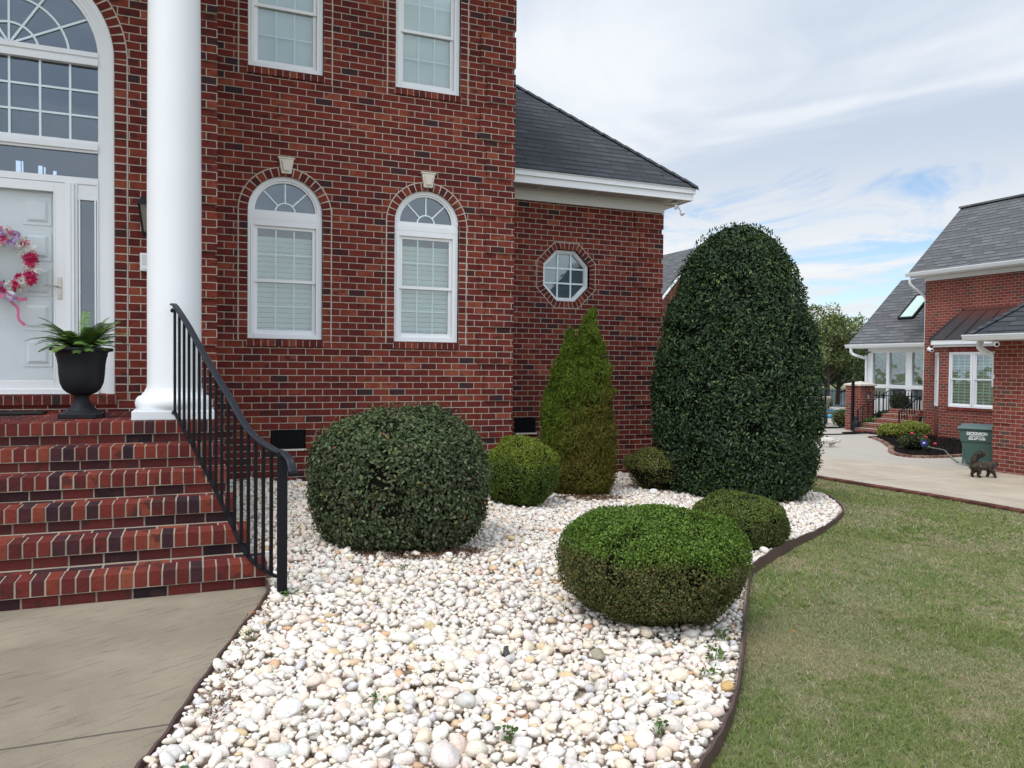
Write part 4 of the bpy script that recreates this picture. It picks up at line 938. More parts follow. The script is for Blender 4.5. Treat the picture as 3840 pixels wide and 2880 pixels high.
# clipped box bushes
def boxbush(label, c, R, H, pf, n, leaf, pal_top, pal_side, seed, ztop=.78, bias=None, holes=.25, depth=.07, sx=1, sy=1, lump=.03, group=None, ang=0., grp_noise=2.5):
    t = thing('box_bush', label, 'bush', c, group); stems(c, R*.8, H*.75, t, 6, .012)
    P, N, z, lm = lobe_points(c, R, H, pf, n, rng, depth, lump, 6, seed, sx, sy, holes, ang)
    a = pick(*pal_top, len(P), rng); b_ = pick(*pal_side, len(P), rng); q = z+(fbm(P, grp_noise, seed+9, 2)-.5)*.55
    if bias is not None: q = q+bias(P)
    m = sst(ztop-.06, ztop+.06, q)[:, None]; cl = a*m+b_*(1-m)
    leafmesh('foliage', P, N, rng.uniform(.75, 1.25, len(P))*leaf, rng.uniform(.75, 1.25, len(P))*leaf*.62, cl, 'leaf', t, 4, rng, .6, .75)
    core('inner_twigs', c, R, H, pf, 'twig', t, .85, sx, sy, ang); return t
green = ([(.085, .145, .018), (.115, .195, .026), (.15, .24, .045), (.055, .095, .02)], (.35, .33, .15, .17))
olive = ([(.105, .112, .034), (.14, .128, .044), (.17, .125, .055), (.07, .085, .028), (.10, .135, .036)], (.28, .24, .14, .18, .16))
bowl = [(.0, .26), (.05, .42), (.12, .61), (.20, .76), (.30, .89), (.42, .965), (.56, 1.0), (.68, .995), (.77, .955), (.84, .87), (.90, .72), (.95, .50), (.985, .24), (1.0, 0)]
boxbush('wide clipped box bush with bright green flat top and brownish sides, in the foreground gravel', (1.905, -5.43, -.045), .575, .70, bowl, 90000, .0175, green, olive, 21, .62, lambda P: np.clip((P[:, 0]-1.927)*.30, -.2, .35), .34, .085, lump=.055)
dome = [(.0, .70), (.05, .84), (.15, .95), (.32, 1), (.5, .985), (.64, .93), (.76, .82), (.86, .64), (.94, .38), (1.0, 0)]
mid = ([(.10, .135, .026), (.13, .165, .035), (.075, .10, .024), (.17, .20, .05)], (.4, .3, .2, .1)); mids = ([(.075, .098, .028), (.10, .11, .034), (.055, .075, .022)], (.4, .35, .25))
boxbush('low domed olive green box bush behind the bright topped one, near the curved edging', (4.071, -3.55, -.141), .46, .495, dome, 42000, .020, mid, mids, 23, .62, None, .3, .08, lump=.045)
ball_ = [(.0, .45), (.06, .62), (.18, .82), (.32, .95), (.48, 1), (.62, .97), (.75, .86), (.86, .66), (.94, .40), (1.0, 0)]
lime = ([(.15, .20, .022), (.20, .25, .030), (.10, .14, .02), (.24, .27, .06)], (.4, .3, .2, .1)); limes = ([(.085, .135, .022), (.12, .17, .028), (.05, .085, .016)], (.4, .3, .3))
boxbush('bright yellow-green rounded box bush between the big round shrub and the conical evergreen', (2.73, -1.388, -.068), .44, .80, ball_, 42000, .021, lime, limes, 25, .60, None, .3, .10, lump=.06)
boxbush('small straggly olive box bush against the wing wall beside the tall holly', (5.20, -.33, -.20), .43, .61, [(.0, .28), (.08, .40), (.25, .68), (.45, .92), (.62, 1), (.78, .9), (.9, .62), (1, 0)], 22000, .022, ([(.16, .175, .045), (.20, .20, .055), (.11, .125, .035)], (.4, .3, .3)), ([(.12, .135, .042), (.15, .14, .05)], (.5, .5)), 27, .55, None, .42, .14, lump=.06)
# conical evergreen, three joined leaders
c0 = np.array([3.855, -.586, -.13]); t = thing('conical_evergreen', 'conical golden-green evergreen with two pointed tops standing against the wing wall', 'evergreen', tuple(c0))
mb = MB(); mb.tube([tuple(c0), tuple(c0+[0, 0, .6]), tuple(c0+[.05, 0, 1.6])], [.05, .04, .02], 8); mb.build('trunk', 'bark', t)
cone = [(.0, .74), (.04, .88), (.14, 1), (.30, .98), (.48, .90), (.64, .76), (.78, .57), (.88, .39), (.95, .20), (1, .02)]
PP, NN = [], []
rv = np.array([rt.x, rt.y, 0])
for dx_, R, H, n, sd_ in ((.18, .31, 2.40, 38000, 1), (-.09, .30, 2.16, 32000, 2), (-.28, .23, 1.62, 15000, 3), (.03, .45, 1.35, 24000, 4), (-.17, .27, 1.82, 13000, 5), (-.33, .17, 1.10, 7000, 6)):
    P, N, z, lm = lobe_points(tuple(c0+rv*dx_), R, H, cone, n, rng, .08, .12, 6.5, 40+sd_, holes=.27); PP.append(P); NN.append(N)
    core('inner_twigs', tuple(c0+rv*dx_), R, H*.93, cone, 'twig', t, .66)
P = np.concatenate(PP); N = np.concatenate(NN); zz = (P[:, 2]-c0[2])/2.35; rr_ = ((P-c0)*rv).sum(1)
q = sst(.22, .60, zz*.9+.30*(fbm(P, 3.5, 61)-.5)*2-.35*rr_)[:, None]
g_ = pick([(.095, .145, .016), (.13, .18, .020), (.06, .095, .014)], (.4, .3, .3), len(P), rng); o_ = pick([(.115, .11, .018), (.15, .135, .024), (.075, .075, .016), (.14, .095, .026)], (.4, .25, .25, .1), len(P), rng)
leafmesh('foliage', P, N+np.array([0, 0, .35]), rng.uniform(.028, .062, len(P)), rng.uniform(.008, .015, len(P)), g_*q+o_*(1-q), 'leafm', t, 4, rng, 1.6, .9)
# tall clipped holly
c = (6.33, -.622, -.26); t = thing('clipped_holly', 'tall dark green holly clipped to a dome at the wing corner beside the lawn', 'tree', c)
mb = MB(); mb.tube([c, (c[0], c[1], 1.0), (c[0]+.05, c[1], 2.6)], [.11, .09, .05], 10)
for k in range(9): a = k*2.4; h = .4+k*.3; mb.tube([(c[0], c[1], h), (c[0]+.7*math.cos(a), c[1]+.7*math.sin(a), h+.35)], [.035, .012], 6)
mb.build('trunk', 'bark', t)
hp = [(.0, .66), (.015, .80), (.05, .90), (.14, .965), (.24, 1.0), (.36, 1.0), (.50, .965), (.65, .87), (.76, .76), (.84, .655), (.90, .545), (.94, .445), (.97, .33), (.99, .185), (1.0, 0)]
P, N, z, lm = lobe_points(c, 1.14, 3.74, hp, 98000, rng, .22, .085, 3.0, 71, holes=.40)
cl = pick([(.017, .036, .016), (.029, .054, .024), (.046, .078, .034), (.080, .12, .052), (.12, .17, .05)], (.30, .30, .22, .13, .05), len(P), rng)
leafmesh('foliage', P, N+np.array([0, 0, .30]), rng.uniform(.042, .068, len(P)), rng.uniform(.018, .028, len(P)), cl, 'hleaf', t, 6, rng, -.2, .8, .35)
P, N, z, lm = lobe_points(c, 1.18, 3.78, hp, 3200, rng, .0, .09, 2.6, 71); leafmesh('shoots', P, N, rng.uniform(.04, .065, len(P)), rng.uniform(.014, .022, len(P)), pick([(.03, .07, .03), (.07, .12, .04)], (.7, .3), len(P), rng), 'leaf', t, 6, rng, 1.2, 1.2)
P, N, z, lm = lobe_points(c, 1.17, 3.74, hp, 9000, rng, .04, .055, 2.6, 71); k = fbm(P, 2.2, 90) > .52; P, N = P[k], N[k]; leafmesh('berries', P, N, np.full(len(P), .016), np.full(len(P), .016), pick([(.12, .19, .03), (.09, .15, .03)], (.5, .5), len(P), rng), 'leafm', t, 4, rng, 0, 1)
core('inner_twigs', c, 1.14, 3.74, hp, 'twig', t, .80)
# ------------------------------------------------------------------ litter on the bed and lawn
def leafobj(x, y, col, s, label, grp, z=None):
    mb = MB(); a = random.uniform(0, 6.28); ca, sa = math.cos(a)*s, math.sin(a)*s; zz = (float(gz(x, y))+.07) if z is None else z
    pr = [(0, -.5, .0), (.32, -.22, .12), (.30, .12, .10), (0, .55, -.02), (-.32, .12, .13), (-.30, -.22, .09)]
    mb.v = [(x+p*ca-q*sa, y+p*sa+q*ca, zz+w_*s) for p, q, w_ in pr]; mb.f = [(0, 1, 2, 3), (0, 3, 4, 5)]; mb.m = [0, 0]
    return tag(mb.build('fallen_leaf', col), label, 'leaf', grp)
M['lred'] = plain('red_leaf', (.16, .035, .025), .7, .3, 50); M['lor'] = plain('orange_leaf', (.42, .17, .04), .7, .3, 50); M['lbr'] = plain('brown_leaf', (.16, .09, .05), .8, .3, 50); M['lgr'] = plain('green_leaf', (.06, .11, .04), .6, .3, 50)
for i in range(26):
    while True:
        x, y = random.uniform(-.8, 5), random.uniform(-7, -2)
        if inpoly(np.array([x]), np.array([y]), BED)[0]: break
    k = random.choice(['lred', 'lor', 'lbr', 'lbr', 'lgr']); leafobj(x, y, k, random.uniform(.03, .05), 'small %s fallen leaf lying on the white stones' % {'lred': 'dark red', 'lor': 'orange', 'lbr': 'brown', 'lgr': 'green'}[k], 'fallen leaves on the stones')
for i in range(16):
    y = random.uniform(-7.2, -1); x = np.interp(y, [-7.6, -7.1, -6.15, -5.5, -4.7, -3.8, -2], [.4, 1.1, 2.05, 2.6, 3.3, 4.5, 7.0])+random.uniform(.1, 2.4)
    k = random.choice(['lor', 'lbr', 'lgr', 'lbr']); leafobj(x, y, k, random.uniform(.03, .045), 'small %s fallen leaf lying in the grass' % {'lor': 'orange', 'lbr': 'brown', 'lgr': 'green'}[k], 'fallen leaves on the lawn', float(gz(x, y))+.03)
def weed(x, y, s_, label):
    rg = np.random.default_rng(int(abs(x*991+y*37))); t = thing('weed', label, 'weed', (x, y, float(gz(x, y))), 'weeds in the gravel bed'); n = 26; a = rg.uniform(0, 6.28, n); q = s_*rg.uniform(.1, 1, n); P = np.stack([x+q*np.cos(a), y+q*np.sin(a), gz(x, y)+.035+s_*.8*rg.uniform(0, 1, n)], -1)
    leafmesh('leaves', P, np.tile([0, 0, 1.], (n, 1)), np.full(n, s_*.42), np.full(n, s_*.24), pick([(.08, .15, .04), (.12, .20, .05), (.06, .11, .03)], (.4, .3, .3), n, rg), 'leafm', t, 6, rg, .3, .6); mb = MB(); mb.tube([(x, y, float(gz(x, y))), (x+.01, y, float(gz(x, y))+.05+s_*.5)], .0025, 4); mb.build('stem', 'lgr', t)
for x, y, s_, l in ((-.20, -4.62, .06, 'green weed at the foot of the railing newel post'), (1.02, -6.86, .05, 'leafy weed by the bottom end of the curved edging'), (1.62, -6.42, .055, 'green weed beside the curved edging near the orange stone'), (1.80, -6.20, .07, 'trailing weed along the curved edging below the front box bush'), (2.05, -5.95, .06, 'small weed close to the edging right of the front box bush'), (-.02, -6.30, .045, 'bright green sprig among the white stones in the left foreground'), (.42, -6.75, .05, 'dark leafy sprig near the bottom edge of the gravel'), (.66, -4.15, .04, 'tiny green sprig left of the round shrub'), (-.48, -5.30, .045, 'weed sprouting beside the walk edging')): weed(x, y, s_, l)
for k in range(7):
    x, y = (-.42-.05*k+.02*math.sin(k*3), -4.75-.24*k); n = 60; P = np.stack([rng.normal(x+.07, .035, n), rng.normal(y, .09, n), 0*np.zeros(n)], -1); P[:, 2] = gz(P[:, 0], P[:, 1])+rng.uniform(.015, .045, n); P = P[inpoly(P[:, 0], P[:, 1], BED)]; n = len(P)
    o = leafmesh('leaf_litter', P, np.tile([0, 0, 1.], (n, 1)), rng.uniform(.02, .04, n), rng.uniform(.005, .012, n), pick([(.16, .08, .045), (.11, .06, .04), (.24, .12, .05)], (.4, .4, .2), n, rng), 'leafm', None, 4, rng, 0, .5); tag(o, 'dry brown leaf litter caught along the edging beside the concrete walk', 'leaf litter', 'litter along the walk edging'); o['kind'] = 'stuff'
# brown needle litter under the shrubs
for cx_, cy_, R, nm in ((.95, -3.70, .34, 'brown leaf litter under the front of the big round shrub'), (3.75, -1.12, .32, 'brown needle litter at the foot of the conical evergreen')):
    n = 1500; a = rng.uniform(0, 6.28, n); q = np.sqrt(rng.uniform(0, 1, n))*R; P = np.stack([cx_+q*np.cos(a)*1.5, cy_+q*np.sin(a)*.5, 0*a], -1); P[:, 2] = gz(P[:, 0], P[:, 1])+rng.uniform(.03, .06, n)
    o = leafmesh('leaf_litter', P, np.tile([0, 0, 1.], (n, 1)), rng.uniform(.02, .035, n), rng.uniform(.006, .014, n), pick([(.16, .08, .045), (.11, .06, .04), (.24, .12, .05)], (.4, .4, .2), n, rng), 'leafm', None, 4, rng, 0, .5); tag(o, nm, 'leaf litter'); o['kind'] = 'stuff'
# ------------------------------------------------------------------ lawn grass
LAWN = [tuple(p) for p in EDGE_R]+[(6.47, 12), (9.35, 12), (9.55, 3), (9.75, 1.35), (9.95, .22), (10.06, -1.3), (10.1, -9), (9, -12), (0, -12), (0, -7.9)]
rng = np.random.default_rng(9)
def blades(n, x0, x1, y0, y1, dmin, dmax, w_, hh):
    X = rng.uniform(x0, x1, n); Y = rng.uniform(y0, y1, n); d_ = np.hypot(X-CAM.x, Y-CAM.y); ang = np.arctan2(X-CAM.x, Y-CAM.y)-YAW
    k = inpoly(X, Y, LAWN) & (d_ > dmin) & (d_ < dmax) & (np.abs(ang) < .78); X, Y, d_ = X[k], Y[k], d_[k]; n = len(X)
    P = np.stack([X, Y, gz(X, Y)-.035], -1); dry = fbm(P, 1.4, 3, 4)+.45*(vnoise(P, 11, 4)-.5); dry = sst(.44, .62, dry+.22*np.exp(-((Y+6.1)/.8)**2-((X-2.9)/.7)**2)+.03)
    a = rng.uniform(0, 6.28, n); h = hh*rng.uniform(.5, 1.3, n)*(1-.35*dry); lean = rng.normal(0, .75, (n, 2)); w2 = w_*rng.uniform(.6, 1.3, n)
    s_ = np.stack([np.cos(a), np.sin(a), 0*a], -1)*w2[:, None]*.5; t1 = P+np.stack([lean[:, 0]*h*.45, lean[:, 1]*h*.45, h*.6], -1); t2 = P+np.stack([lean[:, 0]*h*1.3, lean[:, 1]*h*1.3, h*.95], -1)
    V = np.stack([P-s_, P+s_, t1+s_*.8, t2, t1-s_*.8], 1)
    isdry = rng.uniform(size=n) < (.14+.50*dry); g_ = pick([(.175, .235, .062), (.22, .28, .080), (.135, .195, .055), (.25, .29, .12)], (.35, .3, .2, .15), n, rng); b_ = pick([(.38, .325, .20), (.30, .26, .155), (.48, .42, .28)], (.45, .35, .2), n, rng)
    c_ = np.where(isdry[:, None], b_, g_); b0 = (np.arange(n)*5)[:, None]; F = np.concatenate([b0+np.array([[0, 1, 2]]), b0+np.array([[0, 2, 4]]), b0+np.array([[4, 2, 3]])])
    return V.reshape(-1, 3), F, np.repeat(c_[:, None, :], 5, 1).reshape(-1, 3)
parts = [blades(700000, .0, 6.5, -9, -2, 1.6, 6.0, .0030, .022), blades(480000, 1, 10.2, -11, 3, 5.6, 9.5, .0055, .026), blades(360000, 2, 10.2, -11, 9, 9.0, 19, .010, .028)]
VV, FF, CC_, b = [], [], [], 0
for v_, f_, c_ in parts: VV.append(v_); FF.append(f_+b); CC_.append(c_); b += len(v_)
o = npmesh('lawn_grass', np.concatenate(VV), np.concatenate(FF), 3, 'grass', col=np.concatenate(CC_)); tag(o, 'mown green lawn grass with straw-brown dry patches between gravel bed and driveway', 'grass'); o['kind'] = 'stuff'
# ------------------------------------------------------------------ house across the driveway
XB, XS, XF, XY = 20.14, 20.64, 14.11, 19.64; GR = -.5
N2 = thing('neighbour_house', 'lighter red brick house with steep grey shingle roofs beyond the driveway on the right', 'house', (18, 4, GR))
mb = MB(); mb.box(XB, XB+.25, -8, 7.80, GR-.3, 4.40); mb.box(XB+.25, 26, 7.55, 7.80, GR-.3, 4.40)
mb.prism([(7.56, 4.4), (7.79, 4.4), (7.79, 4.41), (7.56, 4.41)], 'x', XB+.25, 25.9)
mb.prism([(XB+.3, 4.41), (26, 4.41), (22.0, 6.55)], 'y', 7.57, 7.79); mb.build('wall', 'brickR', N2)
def roofslab(name, e0, e1, r1, r0, parent, mat='shingleR', th=.05):
    mb = MB(); slab(mb, [e0, e1, r1, r0], th); return mb.build(name, mat, parent)
rz = 6.72
r_ = roofslab('roof', (XB-.42, -8, 4.50), (XB-.42, 8.10, 4.50), (22.0, 8.10, rz), (22.0, -8, rz), N2)
roofslab('roof', (26.3, 8.1, 2.4), (26.3, -8, 2.4), (22.0, -8, rz), (22.0, 8.10, rz), N2)
mb = MB(); mb.box(21.9, 22.1, -8, 8.12, rz-.02, rz+.035); mb.build('ridge_cap', 'shingleR', r_)
def gutter(x, ya, yb, z, parent):
    mb = MB(); mb.prism([(x-.12, z), (x, z), (x, z-.11), (x-.08, z-.11), (x-.11, z-.05)], 'y', ya, yb)
    mb.box(x-.125, x-.113, ya, yb, z-.02, z+.004); return mb.build('gutter', 'white', parent)
gutter(XB-.40, -8, 8.12, 4.50, N2)
mb = MB(); mb.box(XB-.40, XB-.002, -8, 8.08, 4.36, 4.39); mb.box(XB-.05, XB-.003, -8, 7.80, 4.25, 4.36); mb.build('soffit', 'white', N2)
def downspout(pts, parent, r=.04):
    mb = MB(); mb.sweep([Vector(p) for p in smoothline(pts, 4)], [(-r, -r*.8), (r, -r*.8), (r, r*.8), (-r, r*.8)], upv=(0, 1, 0)); mb.build('downspout', 'white', parent)
downspout([(XB-.46, 7.98, 4.38), (XB-.44, 7.97, 4.15), (XB-.15, 7.88, 3.92), (XB+.02, 7.84, 3.75), (XB+.06, 7.82, 3.4), (XB+.06, 7.82, 1), (XB+.06, 7.82, GR)], N2, .03)
# bay with copper roof
bay = [(XB, 7.40), (XY, 6.84), (XY, 3.2), (XB, 2.6)]
mb = MB()
def bwall(p, q, z0, z1):
    mb.prism([p, q, (q[0]+.15, q[1]), (p[0]+.15, p[1])], 'z', z0, z1)
bwall(bay[1], bay[2], GR-.2, .45); bwall(bay[1], bay[2], 2.05, 2.26)
mb.box(XY, XY+.15, 6.56, 6.84, .45, 2.05); mb.box(XY, XY+.15, 3.2, 5.08-.0, .45, 2.05)
L2 = lambda p, q, t: (p[0]+(q[0]-p[0])*t, p[1]+(q[1]-p[1])*t)
p, q = bay[0], bay[1]; bwall(p, q, GR-.2, .45); bwall(p, q, 2.05, 2.26); bwall(p, L2(p, q, .3), .45, 2.05); bwall(L2(p, q, .78), q, .45, 2.05); bwall(bay[2], bay[3], GR-.2, 2.26)
mb.build('bay_wall', 'brickR', N2)
mb = MB()
for i in range(22): a = 6.60-.081*i; mb.box(XY-.006, XY+.05, a-.072, a, 2.06, 2.24)
mb.build('soldier_course', 'brkR', N2)
for ya, yb in ((6.555, 5.815), (5.80, 5.06)):
    window_unit(-ya, -yb, .455, 2.045, XY+.02, parent=N2, grid=(3, 2), grille='grilleG', axis='x', rail=1.265, op=.085, hf=.42, slat='blind2', headw=.05, glass='glass', name='bay_window')
mb = MB(); a_, b_ = L2(p, q, .32), L2(p, q, .76); d_ = Vector((b_[0]-a_[0], b_[1]-a_[1], 0)).normalized(); n_ = Vector((-1, .9, 0)).normalized()*.02
mb.bar(Vector((a_[0], a_[1], .45))+n_, Vector((a_[0], a_[1], 2.05))+n_, .05, .05, tuple(d_)); mb.bar(Vector((b_[0], b_[1], .45))+n_, Vector((b_[0], b_[1], 2.05))+n_, .05, .05, tuple(d_)); mb.bar(Vector((a_[0], a_[1], .47)), Vector((b_[0], b_[1], .47)), .06, .05); mb.bar(Vector((a_[0], a_[1], 2.02)), Vector((b_[0], b_[1], 2.02)), .06, .05); mb.bar(Vector((a_[0], a_[1], 1.26)), Vector((b_[0], b_[1], 1.26)), .06, .05)
aw = mb.build('side_window', 'white', N2); mb = MB(); mb.quad([(a_[0]+.05, a_[1], .45), (b_[0]+.05, b_[1], .45), (b_[0]+.05, b_[1], 2.05), (a_[0]+.05, a_[1], 2.05)]); mb.build('pane', 'glassdark', aw)
mb = MB()
for i in range(23): a = 6.60-.075*i; mb.box(XY-.03, XY+.05, a-.066, a, .37, .452)
mb.build('brick_sill', 'brkR', N2)
E0, E1, E2 = (XB-.02, 7.62, 2.43), (XY-.17, 7.05, 2.43), (XY-.17, 2.6, 2.43); R0, R1 = (XB-.02, 6.47, 3.28), (XB-.02, 3.0, 3.28)
mb = MB(); slab(mb, [E1, E0, R0], .03); slab(mb, [E2, E1, R0, R1], .03)
cr = mb.build('copper_roof', 'copper', N2)
for i in range(9):
    f = i/9; a = Vector(E1)*(1-f)+Vector(E2)*f; b = Vector(R0)*(1-f)+Vector(R1)*f
    mb = MB(); mb.bar(a+Vector((0, 0, .012)), b+Vector((0, 0, .012)), .022, .035); mb.build('standing_seam', 'copper', cr)
mb = MB(); mb.bar(Vector(R0)+Vector((0, .05, .02)), Vector(R1)+Vector((0, 0, .02)), .05, .07); mb.bar(Vector(E0)+Vector((0, 0, .01)), Vector(R0)+Vector((0, 0, .03)), .05, .06); mb.build('flashing', 'copper', cr)
mb = MB(); mb.prism([(XB, 7.58), (XY-.15, 7.03), (XY-.15, 2.6), (XB, 2.6)], 'z', 2.27, 2.40); mb.prism([(XB, 7.50), (XY-.08, 6.98), (XY-.08, 2.6), (XB, 2.6)], 'z', 2.20, 2.269); mb.build('bay_fascia', 'white', N2)
# one-storey projection nearest the camera
mb = MB(); mb.box(XF, XF+.25, -9, 1.17, GR-.3, 2.12); mb.box(XF+.25, XB, .92, 1.17, GR-.3, 2.12)
for j in range(-2, 3):
    a = Z0+(1+6*j)*C-.10; b = a+5*C
    if b > -.5: mb.box(XF-.014, XF+.2, 1.182-(.41 if j % 2 else .50), 1.182, a, min(b, 2.10))
mb.build('projection_wall', 'brickR', N2)
hx, hy, hz, hs = XF-.42, 1.50, 2.24, .90
mb = MB(); t_ = 3.2; slab(mb, [(hx, -9, hz), (hx, hy, hz), (hx+t_, hy-t_, hz+hs*t_), (hx+t_, -9, hz+hs*t_)], .04); slab(mb, [(hx, hy, hz), (XB+.0, hy, hz), (XB, hy-t_, hz+hs*t_), (hx+t_, hy-t_, hz+hs*t_)], .04)
pr = mb.build('roof', 'shingle', N2)
mb = MB()
for i in range(18):
    a, b = t_*i/18, t_*(i+1.1)/18; p_ = Vector((hx+a, hy-a, hz+hs*a+.008)); q_ = Vector((hx+b, hy-b, hz+hs*b+.02)); s_ = Vector((1, 1, 0)).normalized()*.13
    dn = Vector((0, 0, -.06)); mb.quad([p_, p_+s_+dn, q_+s_+dn, q_]); mb.quad([p_-s_+dn, p_, q_, q_-s_+dn])
mb.build('hip_cap', 'shingle', pr)
gutter(hx+.02, -9, hy+.02, 2.235, N2)
mb = MB(); mb.box(hx+.02, XF-.002, -9, hy-.02, 2.122, 2.14); mb.box(hx+.02, hx+.05, -9, hy, 2.14, 2.23); mb.box(hx, XB, hy-.03, hy, 2.12, 2.23); mb.build('soffit', 'white', N2)
downspout([(hx+.35, 1.42, 2.13), (hx+.30, 1.42, 2.0), (XF-.0, 1.30, 1.86), (XF+.06, 1.22, 1.80), (XF+.07, 1.21, 1.2)], N2, .045)
# sunroom
mb = MB(); SZ0, SZ1 = -.05, 2.13
posts = [10.42, 9.59, 8.85, 8.68, 7.9]
mb.box(XS, XS+.12, 7.8, 10.42, SZ1-.05, SZ1+.12); mb.box(XS-.01, XS+.12, 7.8, 10.42, .90, 1.02); mb.box(XS, XS+.12, 7.8, 10.42, SZ0, .55); mb.box(XS, XS+.15, 10.30, 10.42, SZ0, SZ1)
for yc, w_ in ((9.59, .05), (8.77, .17), (10.27, .06), (7.9, .08)): mb.box(XS-.004, XS+.12, yc-w_/2-.03, yc+w_/2+.03, .55, SZ1-.05)
mb.box(XS+.12, 26, 10.30, 10.42, SZ0, .9); mb.box(XS, 26, 7.8, 10.42, GR-.1, SZ0); mb.build('sunroom_frame', 'white', N2)
mb = MB(); mb.box(XS+.05, XS+.055, 7.8, 10.30, .55, .90); mb.box(XS+.05, XS+.055, 7.8, 10.30, 1.02, SZ1-.05); mb.build('sunroom_pane', 'glass', N2)
mb = MB(); mb.box(XS+2.2, XS+2.25, 7.8, 10.3, -.05, .5); mb.box(XS+2.0, XS+2.1, 9.4, 9.55, 0, 2.1); mb.box(XS+1.9, XS+2.0, 8.3, 8.4, 0, 2.1); mb.build('sunroom_back_frame', 'white2', N2)
se = (XS-.4, 2.36); sr = (22.72, 4.72)
sf = roofslab('roof', (se[0], 7.80, se[1]), (se[0], 10.95, se[1]), (sr[0], 10.95, sr[1]), (sr[0], 7.80, sr[1]), N2)
roofslab('roof', (26, 10.95, 1.9), (26, 7.8, 1.9), (sr[0], 7.8, sr[1]), (sr[0], 10.95, sr[1]), N2)
mb = MB(); mb.prism([(se[0]+.1, 2.3), (26, 2.3), (sr[0], sr[1]-.08)], 'y', 10.42, 10.5); mb.build('gable_board', 'white', N2)
gutter(XS-.38, 7.8, 10.97, 2.36, N2); mb = MB(); mb.box(XS-.38, XS, 7.8, 10.9, 2.23, 2.25); mb.build('soffit', 'white', N2)
downspout([(XS-.42, 10.75, 2.25), (XS-.40, 10.72, 2.05), (XS-.1, 10.48, 1.9), (XS-.04, 10.44, 1.8), (XS-.04, 10.44, GR)], N2)
def onroof(y, t, h=0.): q = Vector((se[0], y, se[1])).lerp(Vector((sr[0], y, sr[1])), t); return q+Vector((-.7, 0, .7))*h
mb = MB(); A = [onroof(9.62, .36, .03), onroof(9.06, .36, .03), onroof(9.06, .70, .03), onroof(9.62, .70, .03)]
for i in range(4): mb.bar(A[i], A[(i+1) % 4], .07, .09, (-.7, 0, .7))
sk = mb.build('skylight', 'rubber', N2); mb = MB(); mb.quad([q+Vector((-.02, 0, .02)) for q in A]); M['skyg'] = plain('skylight_glass', (.55, .72, .66), .15, .05, spec=.6); mb.build('pane', 'skyg', sk)
mb = MB(); mb.quad([onroof(9.80, .32, .012), onroof(8.90, .32, .012), onroof(8.90, .345, .012), onroof(9.80, .345, .012)]); mb.build('flashing', 'shingleR', sk)
# gabled building behind the big holly
G2 = thing('gabled_building', 'brick building with grey gable roof and white rake board, behind the tall clipped holly', 'building', (20.4, 24, GR))
mb = MB(); mb.prism([(17.9, -.7), (22.7, -.7), (22.7, 4.0), (20.35, 6.75), (17.9, 4.0)], 'y', 20, 30); mb.build('wall', 'brickR', G2)
mb = MB(); slab(mb, [(17.4, 30.3, 3.50), (17.4, 19.8, 3.50), (20.35, 19.8, 6.97), (20.35, 30.3, 6.97)], .08); slab(mb, [(20.35, 30.3, 6.97), (20.35, 19.8, 6.97), (23.3, 19.8, 3.50), (23.3, 30.3, 3.50)], .08); mb.build('roof', 'shingleR', G2)
mb = MB(); mb.bar((17.4, 19.78, 3.36), (20.35, 19.78, 6.83), .05, .22, (0, 1, 0)); mb.bar((20.35, 19.78, 6.83), (23.3, 19.78, 3.36), .05, .22, (0, 1, 0)); mb.build('rake_board', 'white', G2)
# ------------------------------------------------------------------ small things fixed near the houses
t = thing('wall_lantern', 'dark metal wall lantern half hidden behind the white porch column', 'lantern', (-1.13, -.9, 2.95))
lx, ly = -1.135, -1.06
mb = MB(); mb.hexa([(lx-.05, ly-.05, 2.80), (lx+.05, ly-.05, 2.80), (lx+.05, ly+.05, 2.80), (lx-.05, ly+.05, 2.80), (lx-.085, ly-.085, 3.06), (lx+.085, ly-.085, 3.06), (lx+.085, ly+.085, 3.06), (lx-.085, ly+.085, 3.06)]); M['amber'] = plain('amber_glass', (.16, .14, .11), .15, .3, 8, spec=.8); mb.build('glass_body', 'amber', t)
mb = MB()
for a, b in ((-1, -1), (1, -1), (1, 1), (-1, 1)): mb.bar((lx+a*.052, ly+b*.052, 2.79), (lx+a*.088, ly+b*.088, 3.07), .014, .014)
mb.box(lx-.06, lx+.06, ly-.06, ly+.06, 2.775, 2.795); mb.hexa([(lx-.10, ly-.10, 3.06), (lx+.10, ly-.10, 3.06), (lx+.10, ly+.10, 3.06), (lx-.10, ly+.10, 3.06), (lx-.07, ly-.07, 3.13), (lx+.07, ly-.07, 3.13), (lx+.07, ly+.07, 3.13), (lx-.07, ly+.07, 3.13)]); mb.tube([(lx, ly, 2.775), (lx, ly, 2.74)], [.02, .005], 8); mb.build('cage', 'iron', t)
mb = MB(); mb.box(lx-.05, lx+.05, -.925, -.902, 2.84, 3.0); mb.bar((lx, -.92, 2.92), (lx, ly+.05, 2.92), .02, .02); mb.build('bracket', 'iron', t)
mb = MB(); mb.box(-1.225, -1.09, -.935, -.9, 2.435, 2.615); q = mb.build('wall_box', 'white2', bevel=.006); tag(q, 'small white box fixed to the brick beside the porch column', 'wall box')
mb = MB(); mb.box(-1.205, -1.11, -.941, -.934, 2.50, 2.595); mb.build('cover', 'soffit', q); mb = MB(); mb.box(-1.205, -1.11, -.941, -.934, 2.455, 2.485); mb.build('lip', 'white', q)
t = thing('floodlight', 'white twin-headed floodlight under the wing eave corner', 'floodlight', (6.50, 1.2, 4.2))
mb = MB(); mb.lathe([(.05, .0), (.05, .012), (.03, .03)], (6.50, 1.2, 4.185), 16); mb.build('base_plate', 'white2', t)
